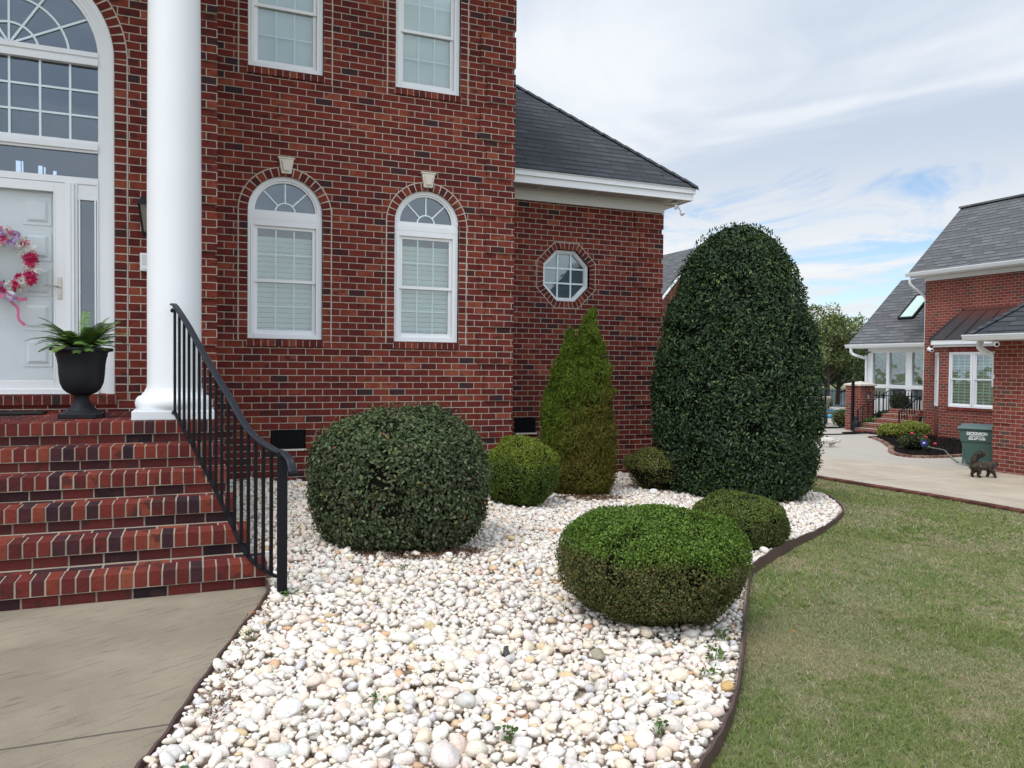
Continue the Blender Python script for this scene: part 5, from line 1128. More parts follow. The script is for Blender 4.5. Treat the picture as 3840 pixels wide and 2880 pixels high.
for a, b in (((6.47, 1.15, 4.18), (6.40, 1.02, 4.10)), ((6.52, 1.18, 4.18), (6.55, 1.10, 4.05))):
    a, b = Vector(a), Vector(b); d_ = (b-a).normalized(); mb = MB(); mb.tube([a, b, b+d_*.015, b+d_*.07], [.010, .011, .026, .036], 14); mb.build('lamp_head', 'white2', t, smooth=True, auto=True)
for (px, py, pz, qx, qy, qz, lb) in ((19.50, 7.12, 2.14, 19.32, 6.86, 2.10, 'white bullet security camera under the left end of the copper bay roof'), (13.85, 1.0, 2.10, 13.72, .86, 2.04, 'small dark-lensed white camera under the near gutter corner')):
    t = thing('security_camera', lb, 'camera', (px, py, pz)); a, b = Vector((px, py, pz)), Vector((qx, qy, qz)); mb = MB(); mb.tube([a, b], [.05, .055], 14); mb.tube([b, b+(b-a).normalized()*.015], [.055, .048], 14); mb.build('body', 'white2', t, smooth=True, auto=True)
    mb = MB(); e = b+(b-a).normalized()*.017; mb.tube([e, e+(b-a).normalized()*.004], .03, 12); mb.build('lens', 'rubber', t); mb = MB(); mb.tube([a, a+Vector((.06, .03, .06))], .025, 8); mb.build('mount', 'white2', t)
# door mat
mb = MB(); mb.box(-3.0, -2.02, -1.30, -.965, 1.031, 1.05); q = mb.build('door_mat', 'rubber', bevel=.006); tag(q, 'black rubber door mat in front of the white door', 'door mat')
# urn
UX, UY = -1.640, -1.745
t = thing('urn_planter', 'tall black pedestal urn on the landing holding the fern', 'planter', (UX, UY, 1.03))
mb = MB(); s_ = .172
mb.prism([(UX+s_*a, UY+s_*b) for a, b in ((-1, -.72), (-.72, -1), (.72, -1), (1, -.72), (1, .72), (.72, 1), (-.72, 1), (-1, .72))], 'z', 1.03, 1.072); mb.build('foot', 'urn', t, bevel=.006)
mb = MB(); mb.lathe([(.155, 1.072), (.15, 1.082), (.125, 1.092), (.120, 1.10), (.085, 1.13), (.062, 1.17), (.055, 1.21), (.062, 1.225), (.085, 1.236)], (UX, UY, 0), 40); mb.build('stem', 'urn', t, smooth=True, auto=True)
mb = MB(); mb.lathe([(.075, 1.234), (.115, 1.25), (.15, 1.285), (.172, 1.34), (.182, 1.42), (.186, 1.50), (.196, 1.56), (.203, 1.575), (.205, 1.60), (.215, 1.612), (.245, 1.618), (.252, 1.63), (.244, 1.645), (.215, 1.648), (.20, 1.62), (.18, 1.60), (.0, 1.598)], (UX, UY, 0), 48); mb.build('bowl', 'urn', t, smooth=True, auto=True)
# fern
rng = np.random.default_rng(3)
t = thing('fern', 'green fern with feathery fronds arching out of the black urn', 'fern', (UX, UY, 1.63)); VV, FF, CC_, nb = [], [], [], 0
fr_ = [(1.5, .36, 1.40), (.5, .34, 1.22)]+[(random.uniform(-3.14, 3.14), random.uniform(.25, .44), random.uniform(.25, 1.05)) for _ in range(120)]
st_ = MB()
for k, (az, ln, el) in enumerate(fr_):
    if k > 1: ln *= 1.0-.25*abs(math.sin(az))
    dirh = np.array([math.cos(az), math.sin(az), 0]); n = 26; col = np.array([(.10, .18, .045), (.14, .25, .06), (.065, .12, .03), (.22, .34, .09)][k % 4 if k > 1 else 1]); pts = []
    for i in range(n+1):
        s_ = i/n; hor = ln*(s_*math.cos(el*.8)+.10*s_*s_); ver = ln*(s_*math.sin(el)*1.05+.30*s_*(1-s_)-.30*s_**3*(1.3-el)); pts.append(np.array([UX, UY, 1.60])+dirh*hor+np.array([0, 0, ver]))
    st_.tube([tuple(p) for p in pts[::3]], .0020, 4)
    for i in range(2, n):
        s_ = i/n; tdir = pts[i+1]-pts[i]; tdir /= np.linalg.norm(tdir); sd_ = np.cross(tdir, [0, 0, 1.]); sd_ /= np.linalg.norm(sd_)+1e-6; up_ = np.cross(sd_, tdir); pl = .062*math.sin(math.pi*min(1, (1-s_)*.80+.14))**.7*(.85+.3*random.random())
        for sg in (-1, 1):
            d_ = sd_*sg*.90+tdir*.40-up_*.15; w_ = tdir*.0052; b = pts[i]; VV += [b-w_, b+w_, b+d_*pl*.6+w_*.9, b+d_*pl, b+d_*pl*.6-w_*.9]; FF += [[nb, nb+1, nb+2], [nb, nb+2, nb+4], [nb+4, nb+2, nb+3]]; CC_ += [col*random.uniform(.8, 1.2)]*5; nb += 5
npmesh('fronds', np.array(VV), np.array(FF), 3, 'leaf', t, col=np.array(CC_)); st_.build('stalks', 'lgr', t)
# wreath
WX, WYY, WZ = -2.375, EYW-.015, 2.44
t = thing('wreath', 'twig wreath with pink and white flowers and ribbon bows on the white front door', 'wreath', (WX, WYY, WZ)); mb = MB()
for k in range(16):
    ph = random.uniform(0, 6.28); pts = []
    for i in range(41):
        a = 2*math.pi*i/40; rr_ = .235+.036*math.sin(3*a+ph); pts.append((WX+rr_*math.cos(a), WYY-.02+.02*math.cos(5*a+ph), WZ+rr_*math.sin(a)))
    mb.tube(pts, .006, 5)
mb.build('twig_ring', 'bark', t)
def flower(cx_, cz_, R, col, layers=3, pet=9, cy_=-.06, point=1.):
    V, F, Cc, nb = [], [], [], 0; cy0 = WYY+cy_
    for L_ in range(layers):
        q = 1-L_*.28
        for k in range(pet):
            a = 2*math.pi*(k+.5*L_)/pet+random.uniform(-.1, .1); u = np.array([math.cos(a), 0, math.sin(a)]); v = np.array([-math.sin(a), 0, math.cos(a)]); b = np.array([cx_, cy0-.012*L_, cz_]); w_ = R*q*.30*point
            V += [b, b+u*R*q*.55+v*w_+[0, -.010-.008*L_, 0], b+u*R*q+[0, -.004-.012*L_, 0], b+u*R*q*.55-v*w_+[0, -.010-.008*L_, 0]]; F += [[nb, nb+1, nb+2, nb+3]]; Cc += [np.array(col)*random.uniform(.8, 1.15)]*4; nb += 4
    npmesh('flower', np.array(V), np.array(F), 4, 'flower', t, col=np.clip(np.array(Cc), 0, .95))
PK, WH = (.62, .035, .14), (.78, .76, .72)
def wp(a, rr_=.215): a = R_(a); return WX+rr_*math.cos(a), WZ+rr_*math.sin(a)
for a, col, R, lay, pt in ((52, WH, .055, 4, 1.5), (34, WH, .065, 4, .8), (48, PK, .045, 3, 1), (20, PK, .05, 3, 1), (2, PK, .05, 4, .9), (-8, WH, .062, 2, .7), (-24, PK, .045, 3, 1), (-34, PK, .05, 3, 1), (-48, WH, .048, 4, 1.6), (-62, PK, .045, 3, 1), (120, WH, .055, 4, 1.5), (150, PK, .05, 3, 1), (180, WH, .06, 3, .8), (205, PK, .05, 4, 1), (235, WH, .05, 4, 1.4), (255, PK, .045, 3, 1)):
    x, z = wp(a, .215+.045*random.random()); flower(x, z, R*1.5, col, lay, 10, -.055, pt)
for a in list(range(-80, 90, 11))+list(range(98, 275, 14)):
    x, z = wp(a+random.uniform(-5, 5), .17+.10*random.random()); flower(x, z, .05, random.choice((PK, WH, (.62, .16, .30), (.75, .66, .68))), 3, 9, -.04, 1)
V, F, Cc, nb = [], [], [], 0
for k in range(70):
    a = random.uniform(0, 6.28); rr_ = random.uniform(.18, .27); b = np.array([WX+rr_*math.cos(a), WYY-.035, WZ+rr_*math.sin(a)]); u = np.array([random.uniform(-1, 1), -.3, random.uniform(-1, 1)]); u /= np.linalg.norm(u); v = np.cross(u, [0, 1, 0]); V += [b, b+u*.025+v*.010, b+u*.05, b+u*.025-v*.010]; F += [[nb, nb+1, nb+2, nb+3]]; Cc += [np.array((.05, .085, .05))*random.uniform(.7, 1.3)]*4; nb += 4
npmesh('leaves', np.array(V), np.array(F), 4, 'leaf', t, col=np.array(Cc))
def ribbon(pts, w_, col):
    pts = [np.array(p, float) for p in smoothline(pts, 5)]; V, F = [], []
    for i, p in enumerate(pts):
        d_ = pts[min(i+1, len(pts)-1)]-pts[max(i-1, 0)]; s_ = np.cross(d_/np.linalg.norm(d_), [0, 1, .15*math.sin(i)]); s_ /= np.linalg.norm(s_); V += [p-s_*w_/2, p+s_*w_/2]
    for i in range(len(pts)-1): F.append([2*i, 2*i+1, 2*i+3, 2*i+2])
    npmesh('ribbon', np.array(V), np.array(F), 4, 'flower', t, col=np.tile(col, (len(V), 1)))
PKR, LV = (.62, .17, .30), (.42, .30, .52)
for cx_, cz_ in ((WX+.04, WZ+.25), (WX+.01, WZ-.26)):
    for k in range(11):
        a = random.uniform(0, 6.28); l_ = random.uniform(.07, .12); col = (PKR, LV, (.72, .66, .68))[k % 3]; ex_, ez_ = l_*math.cos(a), l_*.8*math.sin(a)
        ribbon([(cx_, WYY-.05, cz_), (cx_+ex_*.7-ez_*.3, WYY-.09, cz_+ez_*.7+ex_*.3), (cx_+ex_, WYY-.075, cz_+ez_), (cx_+ex_*.6+ez_*.3, WYY-.06, cz_+ez_*.6-ex_*.3), (cx_, WYY-.05, cz_)], .028, col)
ribbon([(WX+.02, WYY-.05, WZ-.27), (WX+.06, WYY-.05, WZ-.36), (WX+.11, WYY-.045, WZ-.42), (WX+.12, WYY-.05, WZ-.52), (WX+.17, WYY-.045, WZ-.58)], .026, PKR); ribbon([(WX+.05, WYY-.05, WZ-.27), (WX+.11, WYY-.06, WZ-.33), (WX+.19, WYY-.05, WZ-.33)], .03, PKR)
# ------------------------------------------------------------------ wheeled rubbish cart
t = thing('wheeled_bin', 'dark green wheeled rubbish cart with white lettering beside the right hand brick wall', 'rubbish cart', (14.23, 1.865, -.5))
def lerp(a, b, f): return a+(b-a)*f
bx0, bx1, by0, by1 = 13.96, 14.50, 1.58, 2.15
def ringz(z, e): return [(bx0-e, by0-e), (bx1+e, by0-e), (bx1+e, by1+e), (bx0-e, by1+e)], z
mb = MB()
def frust(z0, e0, z1, e1, m=0):
    a, b = ringz(z0, e0)[0], ringz(z1, e1)[0]; mb.hexa([(*p, z0) for p in a]+[(*p, z1) for p in b], m)
frust(-.44, -.03, .02, .035); frust(.021, .052, .26, .075); frust(.262, .090, .290, .092); mb.box(bx0-.02, bx0+.02, by0-.025, by0, -.44, -.0); mb.box(bx1-.03, bx1+.01, by0-.03, by0, -.44, 0)
mb.build('body', 'plasticg', t, bevel=.012)
mb = MB(); e = .115; mb.hexa([(bx0-e, by0-e, .292), (bx1+e, by0-e, .292), (bx1+e, by1+e, .292), (bx0-e, by1+e, .292), (bx0-e, by0-e, .325), (bx1+e, by0-e, .325), (bx1+e, by1+e, .36), (bx0-e, by1+e, .36)]); mb.hexa([(bx0-.02, by0-.0, .326), (bx1+.02, by0-.0, .326), (bx1+.02, by1, .35), (bx0-.02, by1, .35), (bx0+.03, by0+.05, .355), (bx1-.03, by0+.05, .355), (bx1-.03, by1-.05, .385), (bx0+.03, by1-.05, .385)]); mb.build('lid', 'plasticl', t, bevel=.01)
for X in (bx0+.02, bx1-.02):
    mb = MB(); mb.tube([(X-.03, by1+.0, -.40), (X+.03, by1+.0, -.40)], .10, 20); mb.build('wheel', 'rubber', t)
def text(s, size, x, y, z, parent, mat, off=.004, wide=1.):
    cu_ = bpy.data.curves.new('lettering', 'FONT'); cu_.body = s; cu_.size = size; cu_.offset = off; cu_.extrude = .001; cu_.align_x = 'CENTER'; tmp = bpy.data.objects.new('tmp', cu_); COL.objects.link(tmp)
    bpy.context.view_layer.update(); me = bpy.data.meshes.new_from_object(tmp.evaluated_get(bpy.context.evaluated_depsgraph_get())); bpy.data.objects.remove(tmp); me.materials.clear(); me.materials.append(M[mat])
    O = org(parent)
    for v_ in me.vertices: v_.co = Vector((x+v_.co.x*wide-O.x, y-v_.co.z-O.y, z+v_.co.y-O.z))
    o = bpy.data.objects.new('lettering', me); COL.objects.link(o); o.parent = parent; return o
t.rotation_euler = (0, 0, R_(-60)); t.location = (14.68, 1.86, -.5); ly_ = by0-.084
text('DICKINSON', .088, 14.21, ly_, .175, t, 'white', .004, .78); text('SANITATION, LLC', .038, 14.21, ly_, .135, t, 'white', .0015, .9); text('252-478-3100', .068, 14.21, ly_+.006, .075, t, 'white', .003, .80)
# ------------------------------------------------------------------ cats
def skin(name, verts, edges, radii, mat, parent, sub=2):
    me = bpy.data.meshes.new(name); O = org(parent); me.from_pydata([tuple(Vector(v)-O) for v in verts], edges, []); me.materials.append(M[mat]); o = bpy.data.objects.new(name, me); COL.objects.link(o); o.parent = parent
    bm_ = o.modifiers.new('skin', 'SKIN'); bm_.use_smooth_shade = True
    for i, r in enumerate(radii): me.skin_vertices[0].data[i].radius = (r, r) if not hasattr(r, '__len__') else r
    me.skin_vertices[0].data[0].use_root = True; sb = o.modifiers.new('sub', 'SUBSURF'); sb.levels = sub; sb.render_levels = sub; return o
def furmat(name, c1, c2, c3):
    m, t, b = newmat(name); P = worldpos(t).outputs['Position']; n = t.noise(P, 14, 4, .6); n2 = t.noise(P, 90, 3)
    c = t.mix(t.mapr(n, .42, .52), c1, c2); c = t.mix(t.mapr(n, .60, .68), c, c3); f = t.m('ADD', .6, t.m('MULTIPLY', n2, .8)); t.put(b.inputs['Base Color'], t.v('MULTIPLY', c, t.xyz(f, f, f))); b.inputs['Roughness'].default_value = .95; t.put(b.inputs['Normal'], t.bump(n2, .012)); return m
M['tortie'] = furmat('tortoiseshell_fur', (.025, .020, .018), (.065, .050, .036), (.20, .13, .075)); M['whitefur'] = furmat('white_fur', (.62, .58, .52), (.72, .69, .64), (.80, .78, .74)); M['eye'] = plain('cat_eye', (.35, .38, .10), .2, .1)
def cat(name, label, base, fdir, s, mat, seed, tail):
    t = thing(name, label, 'cat', base); B = Vector(base); f = Vector(fdir).normalized(); sd_ = Vector((-f.y, f.x, 0))
    p = lambda a, b, c: B+(f*a+sd_*b)*s+Vector((0, 0, c*s))
    V = [p(-.12, 0, .23), p(-.02, 0, .225), p(.09, 0, .22), p(.17, 0, .225), p(.225, 0, .25), p(.27, 0, .275), p(.315, 0, .262),
         p(-.14, .045, .19), p(-.10, .05, .12), p(-.165, .05, .075), p(-.15, .05, .015), p(-.115, .05, .008),
         p(-.14, -.045, .19), p(-.055, -.05, .12), p(-.10, -.05, .07), p(-.065, -.05, .015), p(-.03, -.05, .008),
         p(.15, .045, .17), p(.165, .045, .09), p(.13, .045, .015), p(.16, .045, .008),
         p(.15, -.045, .17), p(.21, -.045, .10), p(.235, -.045, .03), p(.26, -.045, .012)]
    E_ = [(0, 1), (1, 2), (2, 3), (3, 4), (4, 5), (5, 6), (0, 7), (7, 8), (8, 9), (9, 10), (10, 11), (0, 12), (12, 13), (13, 14), (14, 15), (15, 16), (3, 17), (17, 18), (18, 19), (19, 20), (3, 21), (21, 22), (22, 23), (23, 24)]
    rad = [.092, .098, .094, .084, .064, .060, .026, .072, .050, .032, .025, .026, .072, .050, .032, .025, .026, .052, .036, .026, .026, .052, .036, .026, .026]
    nb = len(V); prev = 0
    for i, (a, c, r) in enumerate(tail): V.append(p(a, 0, c)); E_.append((prev, nb+i)); rad.append(r); prev = nb+i
    skin('body', V, E_, [r*s for r in rad], mat, t)
    for q in (-1, 1):
        mb = MB(); a = p(.262, q*.030, .312); mb.quad([a-sd_*.018*s, a+sd_*.018*s, a+f*.012*s+sd_*q*.006*s+Vector((0, 0, .045*s))]); mb.quad([a-sd_*.018*s-f*.012*s, a+sd_*.018*s-f*.012*s, a+f*.012*s+sd_*q*.006*s+Vector((0, 0, .045*s))]); mb.build('ear', mat, t)
        mb = MB(); mb.ball(p(.318, q*.020, .285), .008*s, 8, 6); mb.build('eye', 'eye', t)
    mb = MB(); mb.ball(p(.342, 0, .262), .007*s, 8, 6); mb.build('nose', 'lred', t)
    # fur
    rg = np.random.default_rng(seed); n = 5200; Vn = np.array([tuple(v) for v in V]); e = np.array(E_); R_a = np.array(rad)*s; wgt = np.array([np.linalg.norm(Vn[a]-Vn[b])*(R_a[a]+R_a[b]) for a, b in E_]); k = rg.choice(len(e), n, p=wgt/wgt.sum()); u = rg.uniform(size=(n, 1))
    A = Vn[e[k, 0]]; Bq = Vn[e[k, 1]]; ax = Bq-A; ax /= np.linalg.norm(ax, axis=1, keepdims=True)+1e-9; r_ = R_a[e[k, 0]][:, None]*(1-u)+R_a[e[k, 1]][:, None]*u; nn = rg.normal(size=(n, 3)); nn -= ax*(nn*ax).sum(1, keepdims=True); nn /= np.linalg.norm(nn, axis=1, keepdims=True)
    P = A*(1-u)+Bq*u+nn*r_*.80; L = (.022+.03*(k >= 24))*s*rg.uniform(.6, 1.3, n); tip = P+(nn*.6-np.array(tuple(f))*.45+np.array([0, 0, -.2]))*L[:, None]; w_ = np.cross(nn, ax)*.0035*s
    q = fbm(P, 11, seed, 2)[:, None]; cols = (np.where(q < .50, (.028, .022, .020), np.where(q < .62, (.08, .062, .045), (.24, .16, .09))) if mat == 'tortie' else np.tile((.74, .71, .66), (n, 1)))*rg.uniform(.75, 1.25, (n, 1))
    npmesh('fur', np.stack([P-w_, P+w_, tip], 1).reshape(-1, 3), np.arange(n*3).reshape(n, 3), 3, 'leafm', t, col=np.repeat(np.clip(cols, 0, .9)[:, None], 3, 1).reshape(-1, 3)); return t
gzc = float(gz(13.1, .7))
cat('cat', 'fluffy brown tortoiseshell cat walking on the driveway with its tail curled over its back', (13.06, .62, gzc+.004), (rt.x, rt.y-.05, 0), .96, 'tortie', 1, [(-.165, .29, .050), (-.155, .35, .060), (-.11, .40, .064), (-.05, .45, .066), (.01, .475, .062), (.055, .465, .042)])
cat('cat', 'white fluffy cat on the driveway, mostly hidden behind the tall holly', (14.42, 5.84, gzc-.02), (-rt.x, -rt.y, 0), .9, 'whitefur', 2, [(-.18, .22, .022), (-.25, .19, .024), (-.31, .20, .034), (-.34, .26, .036), (-.345, .30, .022)])
# ------------------------------------------------------------------ yard beyond: flower bed, pillar, gate, steps
MU = [(17.6, 7.3), (16.9, 6.35), (16.2, 5.55), (15.75, 5.05), (15.1, 4.5), (14.72, 4.05), (14.55, 3.65), (14.62, 3.40), (15.1, 3.22), (15.9, 3.25), (17.0, 3.4), (19.7, 3.4), (19.7, 6.9), (20.1, 7.4), (20.1, 7.9), (18.6, 7.9)]
flat('mulch_bed', MU, lambda x, y: -.475, 'mulch')
mb = MB(); pts = smoothline(MU[:11], 8); acc = 0
for i in range(len(pts)-1):
    a, b = pts[i], pts[i+1]; acc += math.dist(a, b)
    if acc > .085:
        acc = 0; d_ = (b-a)/np.linalg.norm(b-a); mb.bar((a[0]-d_[0]*.045, a[1]-d_[1]*.045, -.475), (a[0]+d_[0]*.045, a[1]+d_[1]*.045, -.475), .12, .06)
M['edgeb'] = islandbrick('pink_paver', [(0, (.20, .11, .085)), (.5, (.30, .17, .13)), (1, (.38, .24, .19))]); q = mb.build('brick_edging', 'edgeb'); tag(q, 'curved row of bricks edging the dark mulch bed beyond the driveway', 'brick edging')
rng = np.random.default_rng(21); n = 9000; X = rng.uniform(14.5, 20, n*2); Y = rng.uniform(3.2, 7.9, n*2); k = inpoly(X, Y, MU); X, Y = X[k][:n], Y[k][:n]; n = len(X)
o = leafmesh('mulch_chips', np.stack([X, Y, -.47+.03*fbm(np.stack([X, Y, X*0], -1), 3, 2)], -1), np.tile([0, 0, 1.], (n, 1)), rng.uniform(.03, .07, n), rng.uniform(.012, .025, n), pick([(.018, .013, .011), (.035, .026, .022), (.01, .008, .008)], (.5, .2, .3), n, rng), 'leafm', None, 4, rng, 0, .5); tag(o, 'dark brown mulch chips filling the bed in front of the bay window', 'mulch'); o['kind'] = 'stuff'
t = thing('brick_pillar', 'square brick gate pillar with a white pyramid cap, left of the back steps', 'pillar', (19.66, 9.80, GR))
px, py, pw = 19.66, 9.80, .31
mb = MB(); mb.box(px-pw, px+pw, py-pw, py+pw, GR-.1, .98); mb.build('shaft', 'brickR', t)
mb = MB(); e = pw+.05; mb.box(px-e, px+e, py-e, py+e, .98, 1.03); b = len(mb.v); mb.v += [(px-e, py-e, 1.03), (px+e, py-e, 1.03), (px+e, py+e, 1.03), (px-e, py+e, 1.03), (px, py, 1.13)]; mb.f += [(b, b+1, b+4), (b+1, b+2, b+4), (b+2, b+3, b+4), (b+3, b, b+4)]; mb.m += [0]*4; mb.build('cap', 'cream', t)
t = thing('pillar_lantern', 'small dark lantern hanging on the front of the brick gate pillar', 'lantern', (px-.2, py-pw-.1, .7)); lx, ly, lz = px-.10, py-pw-.14, .55
mb = MB(); mb.tube([(lx, ly, lz), (lx, ly, lz+.16)], [.045, .06], 6); mb.build('glass_body', 'amber', t); mb = MB(); mb.tube([(lx, ly, lz+.16), (lx, ly, lz+.18), (lx, ly, lz+.25)], [.085, .08, .02], 6); mb.tube([(lx, ly, lz+.25), (lx, ly, lz+.36), (lx, ly+.07, lz+.40), (lx, ly+.14, lz+.34)], .012, 6); mb.tube([(lx, ly, lz-.02), (lx, ly, lz)], .05, 6); mb.build('frame', 'iron', t)
def picket_fence(name, label, a, b, z0, h, gap, parent=None, spear=True, knob=False):
    a, b = Vector(a), Vector(b); L = (b-a).length; n = int(L/gap); d_ = (b-a).normalized(); t = thing(name, label, 'fence', tuple(a))
    mb = MB(); mb.bar(a+Vector((0, 0, h-.13)), b+Vector((0, 0, h-.13)), .025, .03); mb.build('top_rail', 'iron', t); mb = MB(); mb.bar(a+Vector((0, 0, .08)), b+Vector((0, 0, .08)), .025, .03); mb.build('bottom_rail', 'iron', t)
    for i in range(min(n, 100)):
        q = a+d_*(i+.5)*gap; mb = MB(); mb.bar(q, q+Vector((0, 0, h-.03)), .016, .016, (0, 1, 0)); mb.tube([q+Vector((0, 0, h-.05)), q+Vector((0, 0, h+.04))], [.016, .002], 5)
        if knob: mb.ball(q+Vector((0, 0, h*.48)), .026, 6, 4)
        mb.build('picket', 'iron', t)
picket_fence('iron_fence', 'black iron picket fence between the brick gate pillar and the back steps', (19.95, 9.62, -.45), (20.5, 8.3, -.45), 0, 1.25, .11, knob=True)
picket_fence('iron_fence', 'long black iron picket fence along the lake shore behind the pool', (28.9, 23.4, -.5), (34.6, 17.9, -.5), 0, .98, .15)
t = thing('gate_post', 'tall thin black iron post with a small finial right beside the brick pillar', 'post', (19.20, 9.66, GR)); mb = MB(); mb.bar((19.20, 9.66, GR), (19.20, 9.66, 1.16), .07, .07, (0, 1, 0)); mb.build('shaft', 'iron', t); mb = MB(); mb.ball((19.20, 9.66, 1.22), .035, 8, 6); mb.build('finial', 'lgr', t)
t = thing('open_gate', 'open black iron gate seen edge-on with a tall post, beside the holly', 'gate', (19.25, 10.9, GR)); mb = MB(); mb.bar((19.25, 10.9, GR), (19.25, 10.9, 1.16), .05, .05, (0, 1, 0)); mb.build('post', 'iron', t); mb = MB(); mb.ball((19.25, 10.9, 1.22), .035, 8, 6); mb.build('finial', 'lgr', t)
for k in range(6): mb = MB(); q = Vector((19.25, 10.9, GR+.1))+Vector((-.3, .95, 0)).normalized()*.13*(k+1); mb.bar(q, q+Vector((0, 0, 1.05)), .016, .016, (0, 1, 0)); mb.build('picket', 'iron', t)
mb = MB(); e = Vector((19.25, 10.9, .35))+Vector((-.3, .95, 0)).normalized()*.85; mb.bar((19.25, 10.9, .35), tuple(e), .02, .03); mb.bar((19.25, 10.9, -.38), (e.x, e.y, -.38), .02, .03); mb.build('rails', 'iron', t)
# back steps
t = thing('back_steps', 'low brick steps rising to the sunroom door behind the yellow-green bushes', 'steps', (19.4, 8.4, GR))
for i in range(5): mb = MB(); x0 = 18.80+.30*i; mb.box(x0, x0+.32 if i < 4 else 20.64, 7.82, 9.15 if i < 2 else 8.95, GR-.05+(.155*i if i else 0), GR+.155*(i+1)); mb.build('step', 'brickR', t)
def rail(label, pts, posts, zb):
    t = thing('step_railing', label, 'railing', pts[0]); mb = MB(); mb.sweep([Vector(p) for p in pts], [(-.02, -.012), (.02, -.012), (.02, .012), (-.02, .012)]); mb.build('handrail', 'ironw', t)
    a, b = Vector(pts[0]), Vector(pts[-1]); n = posts
    for k in range(n):
        f = k/(n-1); s_ = f*(len(pts)-1); i = min(int(s_), len(pts)-2); q = Vector(pts[i]).lerp(Vector(pts[i+1]), s_-i); lo = zb[0]+(zb[1]-zb[0])*f; mb = MB(); mb.bar((q.x, q.y, lo), tuple(q), .018 if 0 < k < n-1 else .035, .018 if 0 < k < n-1 else .035, (0, 1, 0)); mb.build('baluster', 'iron', t)
rail('black step railing left of the back steps, behind the dark ball bush', [(19.05, 9.30, .22), (20.05, 9.0, .84), (20.6, 8.2, .86)], 13, (-.42, .25))
rail('black step railing right of the back steps, ending at the brick house corner', [(19.40, 8.02, .22), (20.12, 7.90, .70)], 9, (-.38, .12))
# shrubs and flowers there
rng = np.random.default_rng(31)
def smallbush(name, label, cat_, c, R, H, n, leaf, pal, prof=ball_, holes=.3, asp=.55, mat='leaf', upb=.5, lump=.08, group=None):
    t = thing(name, label, cat_, c, group); stems(c, R, H*.7, t, 5, .012); P, N, z, lm = lobe_points(c, R, H, prof, n, rng, R*.3, lump, 5, int(abs(c[0]*10)) % 50, holes=holes); leafmesh('foliage', P, N, rng.uniform(.7, 1.3, len(P))*leaf, rng.uniform(.7, 1.3, len(P))*leaf*asp, pick(*pal, len(P), rng), mat, t, 4, rng, upb, .8); core('inner_twigs', c, R, H, prof, 'twig', t, .78); return t
yel = ([(.24, .27, .05), (.32, .34, .08), (.15, .18, .035)], (.45, .3, .25)); drk = ([(.03, .045, .025), (.05, .07, .035)], (.6, .4))
smallbush('box_bush', 'low yellow-green bush at the left end of the mulch bed before the back steps', 'bush', (18.55, 7.50, -.5), .42, .42, 5000, .05, yel, asp=.6)
smallbush('box_bush', 'taller yellow-green bush touching the brick house corner at the back of the mulch bed', 'bush', (19.35, 7.45, -.5), .44, .47, 5500, .05, yel, asp=.6)
smallbush('ball_bush', 'dark clipped ball bush on the back landing behind the step railings', 'bush', (20.25, 8.75, .22), .30, .55, 6000, .035, drk)
smallbush('dark_shrub', 'dark spreading shrub behind the iron fence beside the brick pillar', 'shrub', (20.25, 9.35, -.45), .38, .62, 5000, .05, drk)
smallbush('leafy_plant', 'bright green broad-leaved plant at the foot of the pillar by the back steps', 'plant', (19.6, 9.25, -.5), .30, .42, 700, .13, ([(.08, .17, .04), (.11, .22, .05)], (.5, .5)), asp=.5, holes=.1)
smallbush('feathery_shrub', 'loose feathery light green shrub left of the gate beside the pool deck', 'shrub', (20.6, 11.4, -.5), .42, .62, 2600, .07, ([(.16, .20, .07), (.10, .14, .05), (.24, .26, .10)], (.4, .4, .2)), asp=.22, upb=1.5)
smallbush('shore_shrub', 'low rounded green shrub inside the lake-side fence', 'shrub', (28.6, 21.0, -.5), .75, .65, 3500, .10, ([(.09, .13, .04), (.06, .09, .03)], (.5, .5)))
t = smallbush('rose_bush', 'sparse rose bush with three red blooms in the dark mulch bed', 'rose bush', (15.95, 4.55, -.48), .36, .40, 1500, .05, ([(.08, .11, .045), (.12, .15, .06), (.05, .07, .03)], (.4, .3, .3)), holes=.45)
for dx_, dy_, dz_ in ((-.14, -.05, .42), (.28, -.1, .32), (.42, -.25, .16)):
    mb = MB(); mb.ball((15.95+dx_, 4.55+dy_, -.48+dz_), .045, 10, 7, sq=(1, 1, .75)); mb.build('bloom', 'ribbonred' if 'ribbonred' in M else M.setdefault('ribbonred', plain('red_petals', (.55, .03, .06), .6, .2, 30)), t)
mb = MB(); M['bluew'] = plain('blue_pinwheel', (.10, .09, .55), .4, .3, 40); M['lilac'] = plain('pale_petals', (.75, .72, .85), .5, .1); c_ = Vector((15.88, 4.22, -.28))
for k in range(10):
    a = 2*math.pi*k/10; u = (rt*math.cos(a)+Vector((0, 0, 1))*math.sin(a)); v_ = (rt*math.cos(a+.5)+Vector((0, 0, 1))*math.sin(a+.5)); mb.quad([c_, c_+u*.05, c_+u*.10-fw*.01, c_+v_*.07])
q = mb.build('garden_pinwheel', 'bluew'); tag(q, 'blue flower-shaped garden ornament under the rose bush', 'ornament'); mb = MB(); mb.ball(c_-fw*.012, .03, 8, 6); mb.build('centre', 'lilac', q); mb = MB(); mb.tube([c_, (c_.x, c_.y, -.5)], .005, 5); mb.build('stake', 'lgr', q)
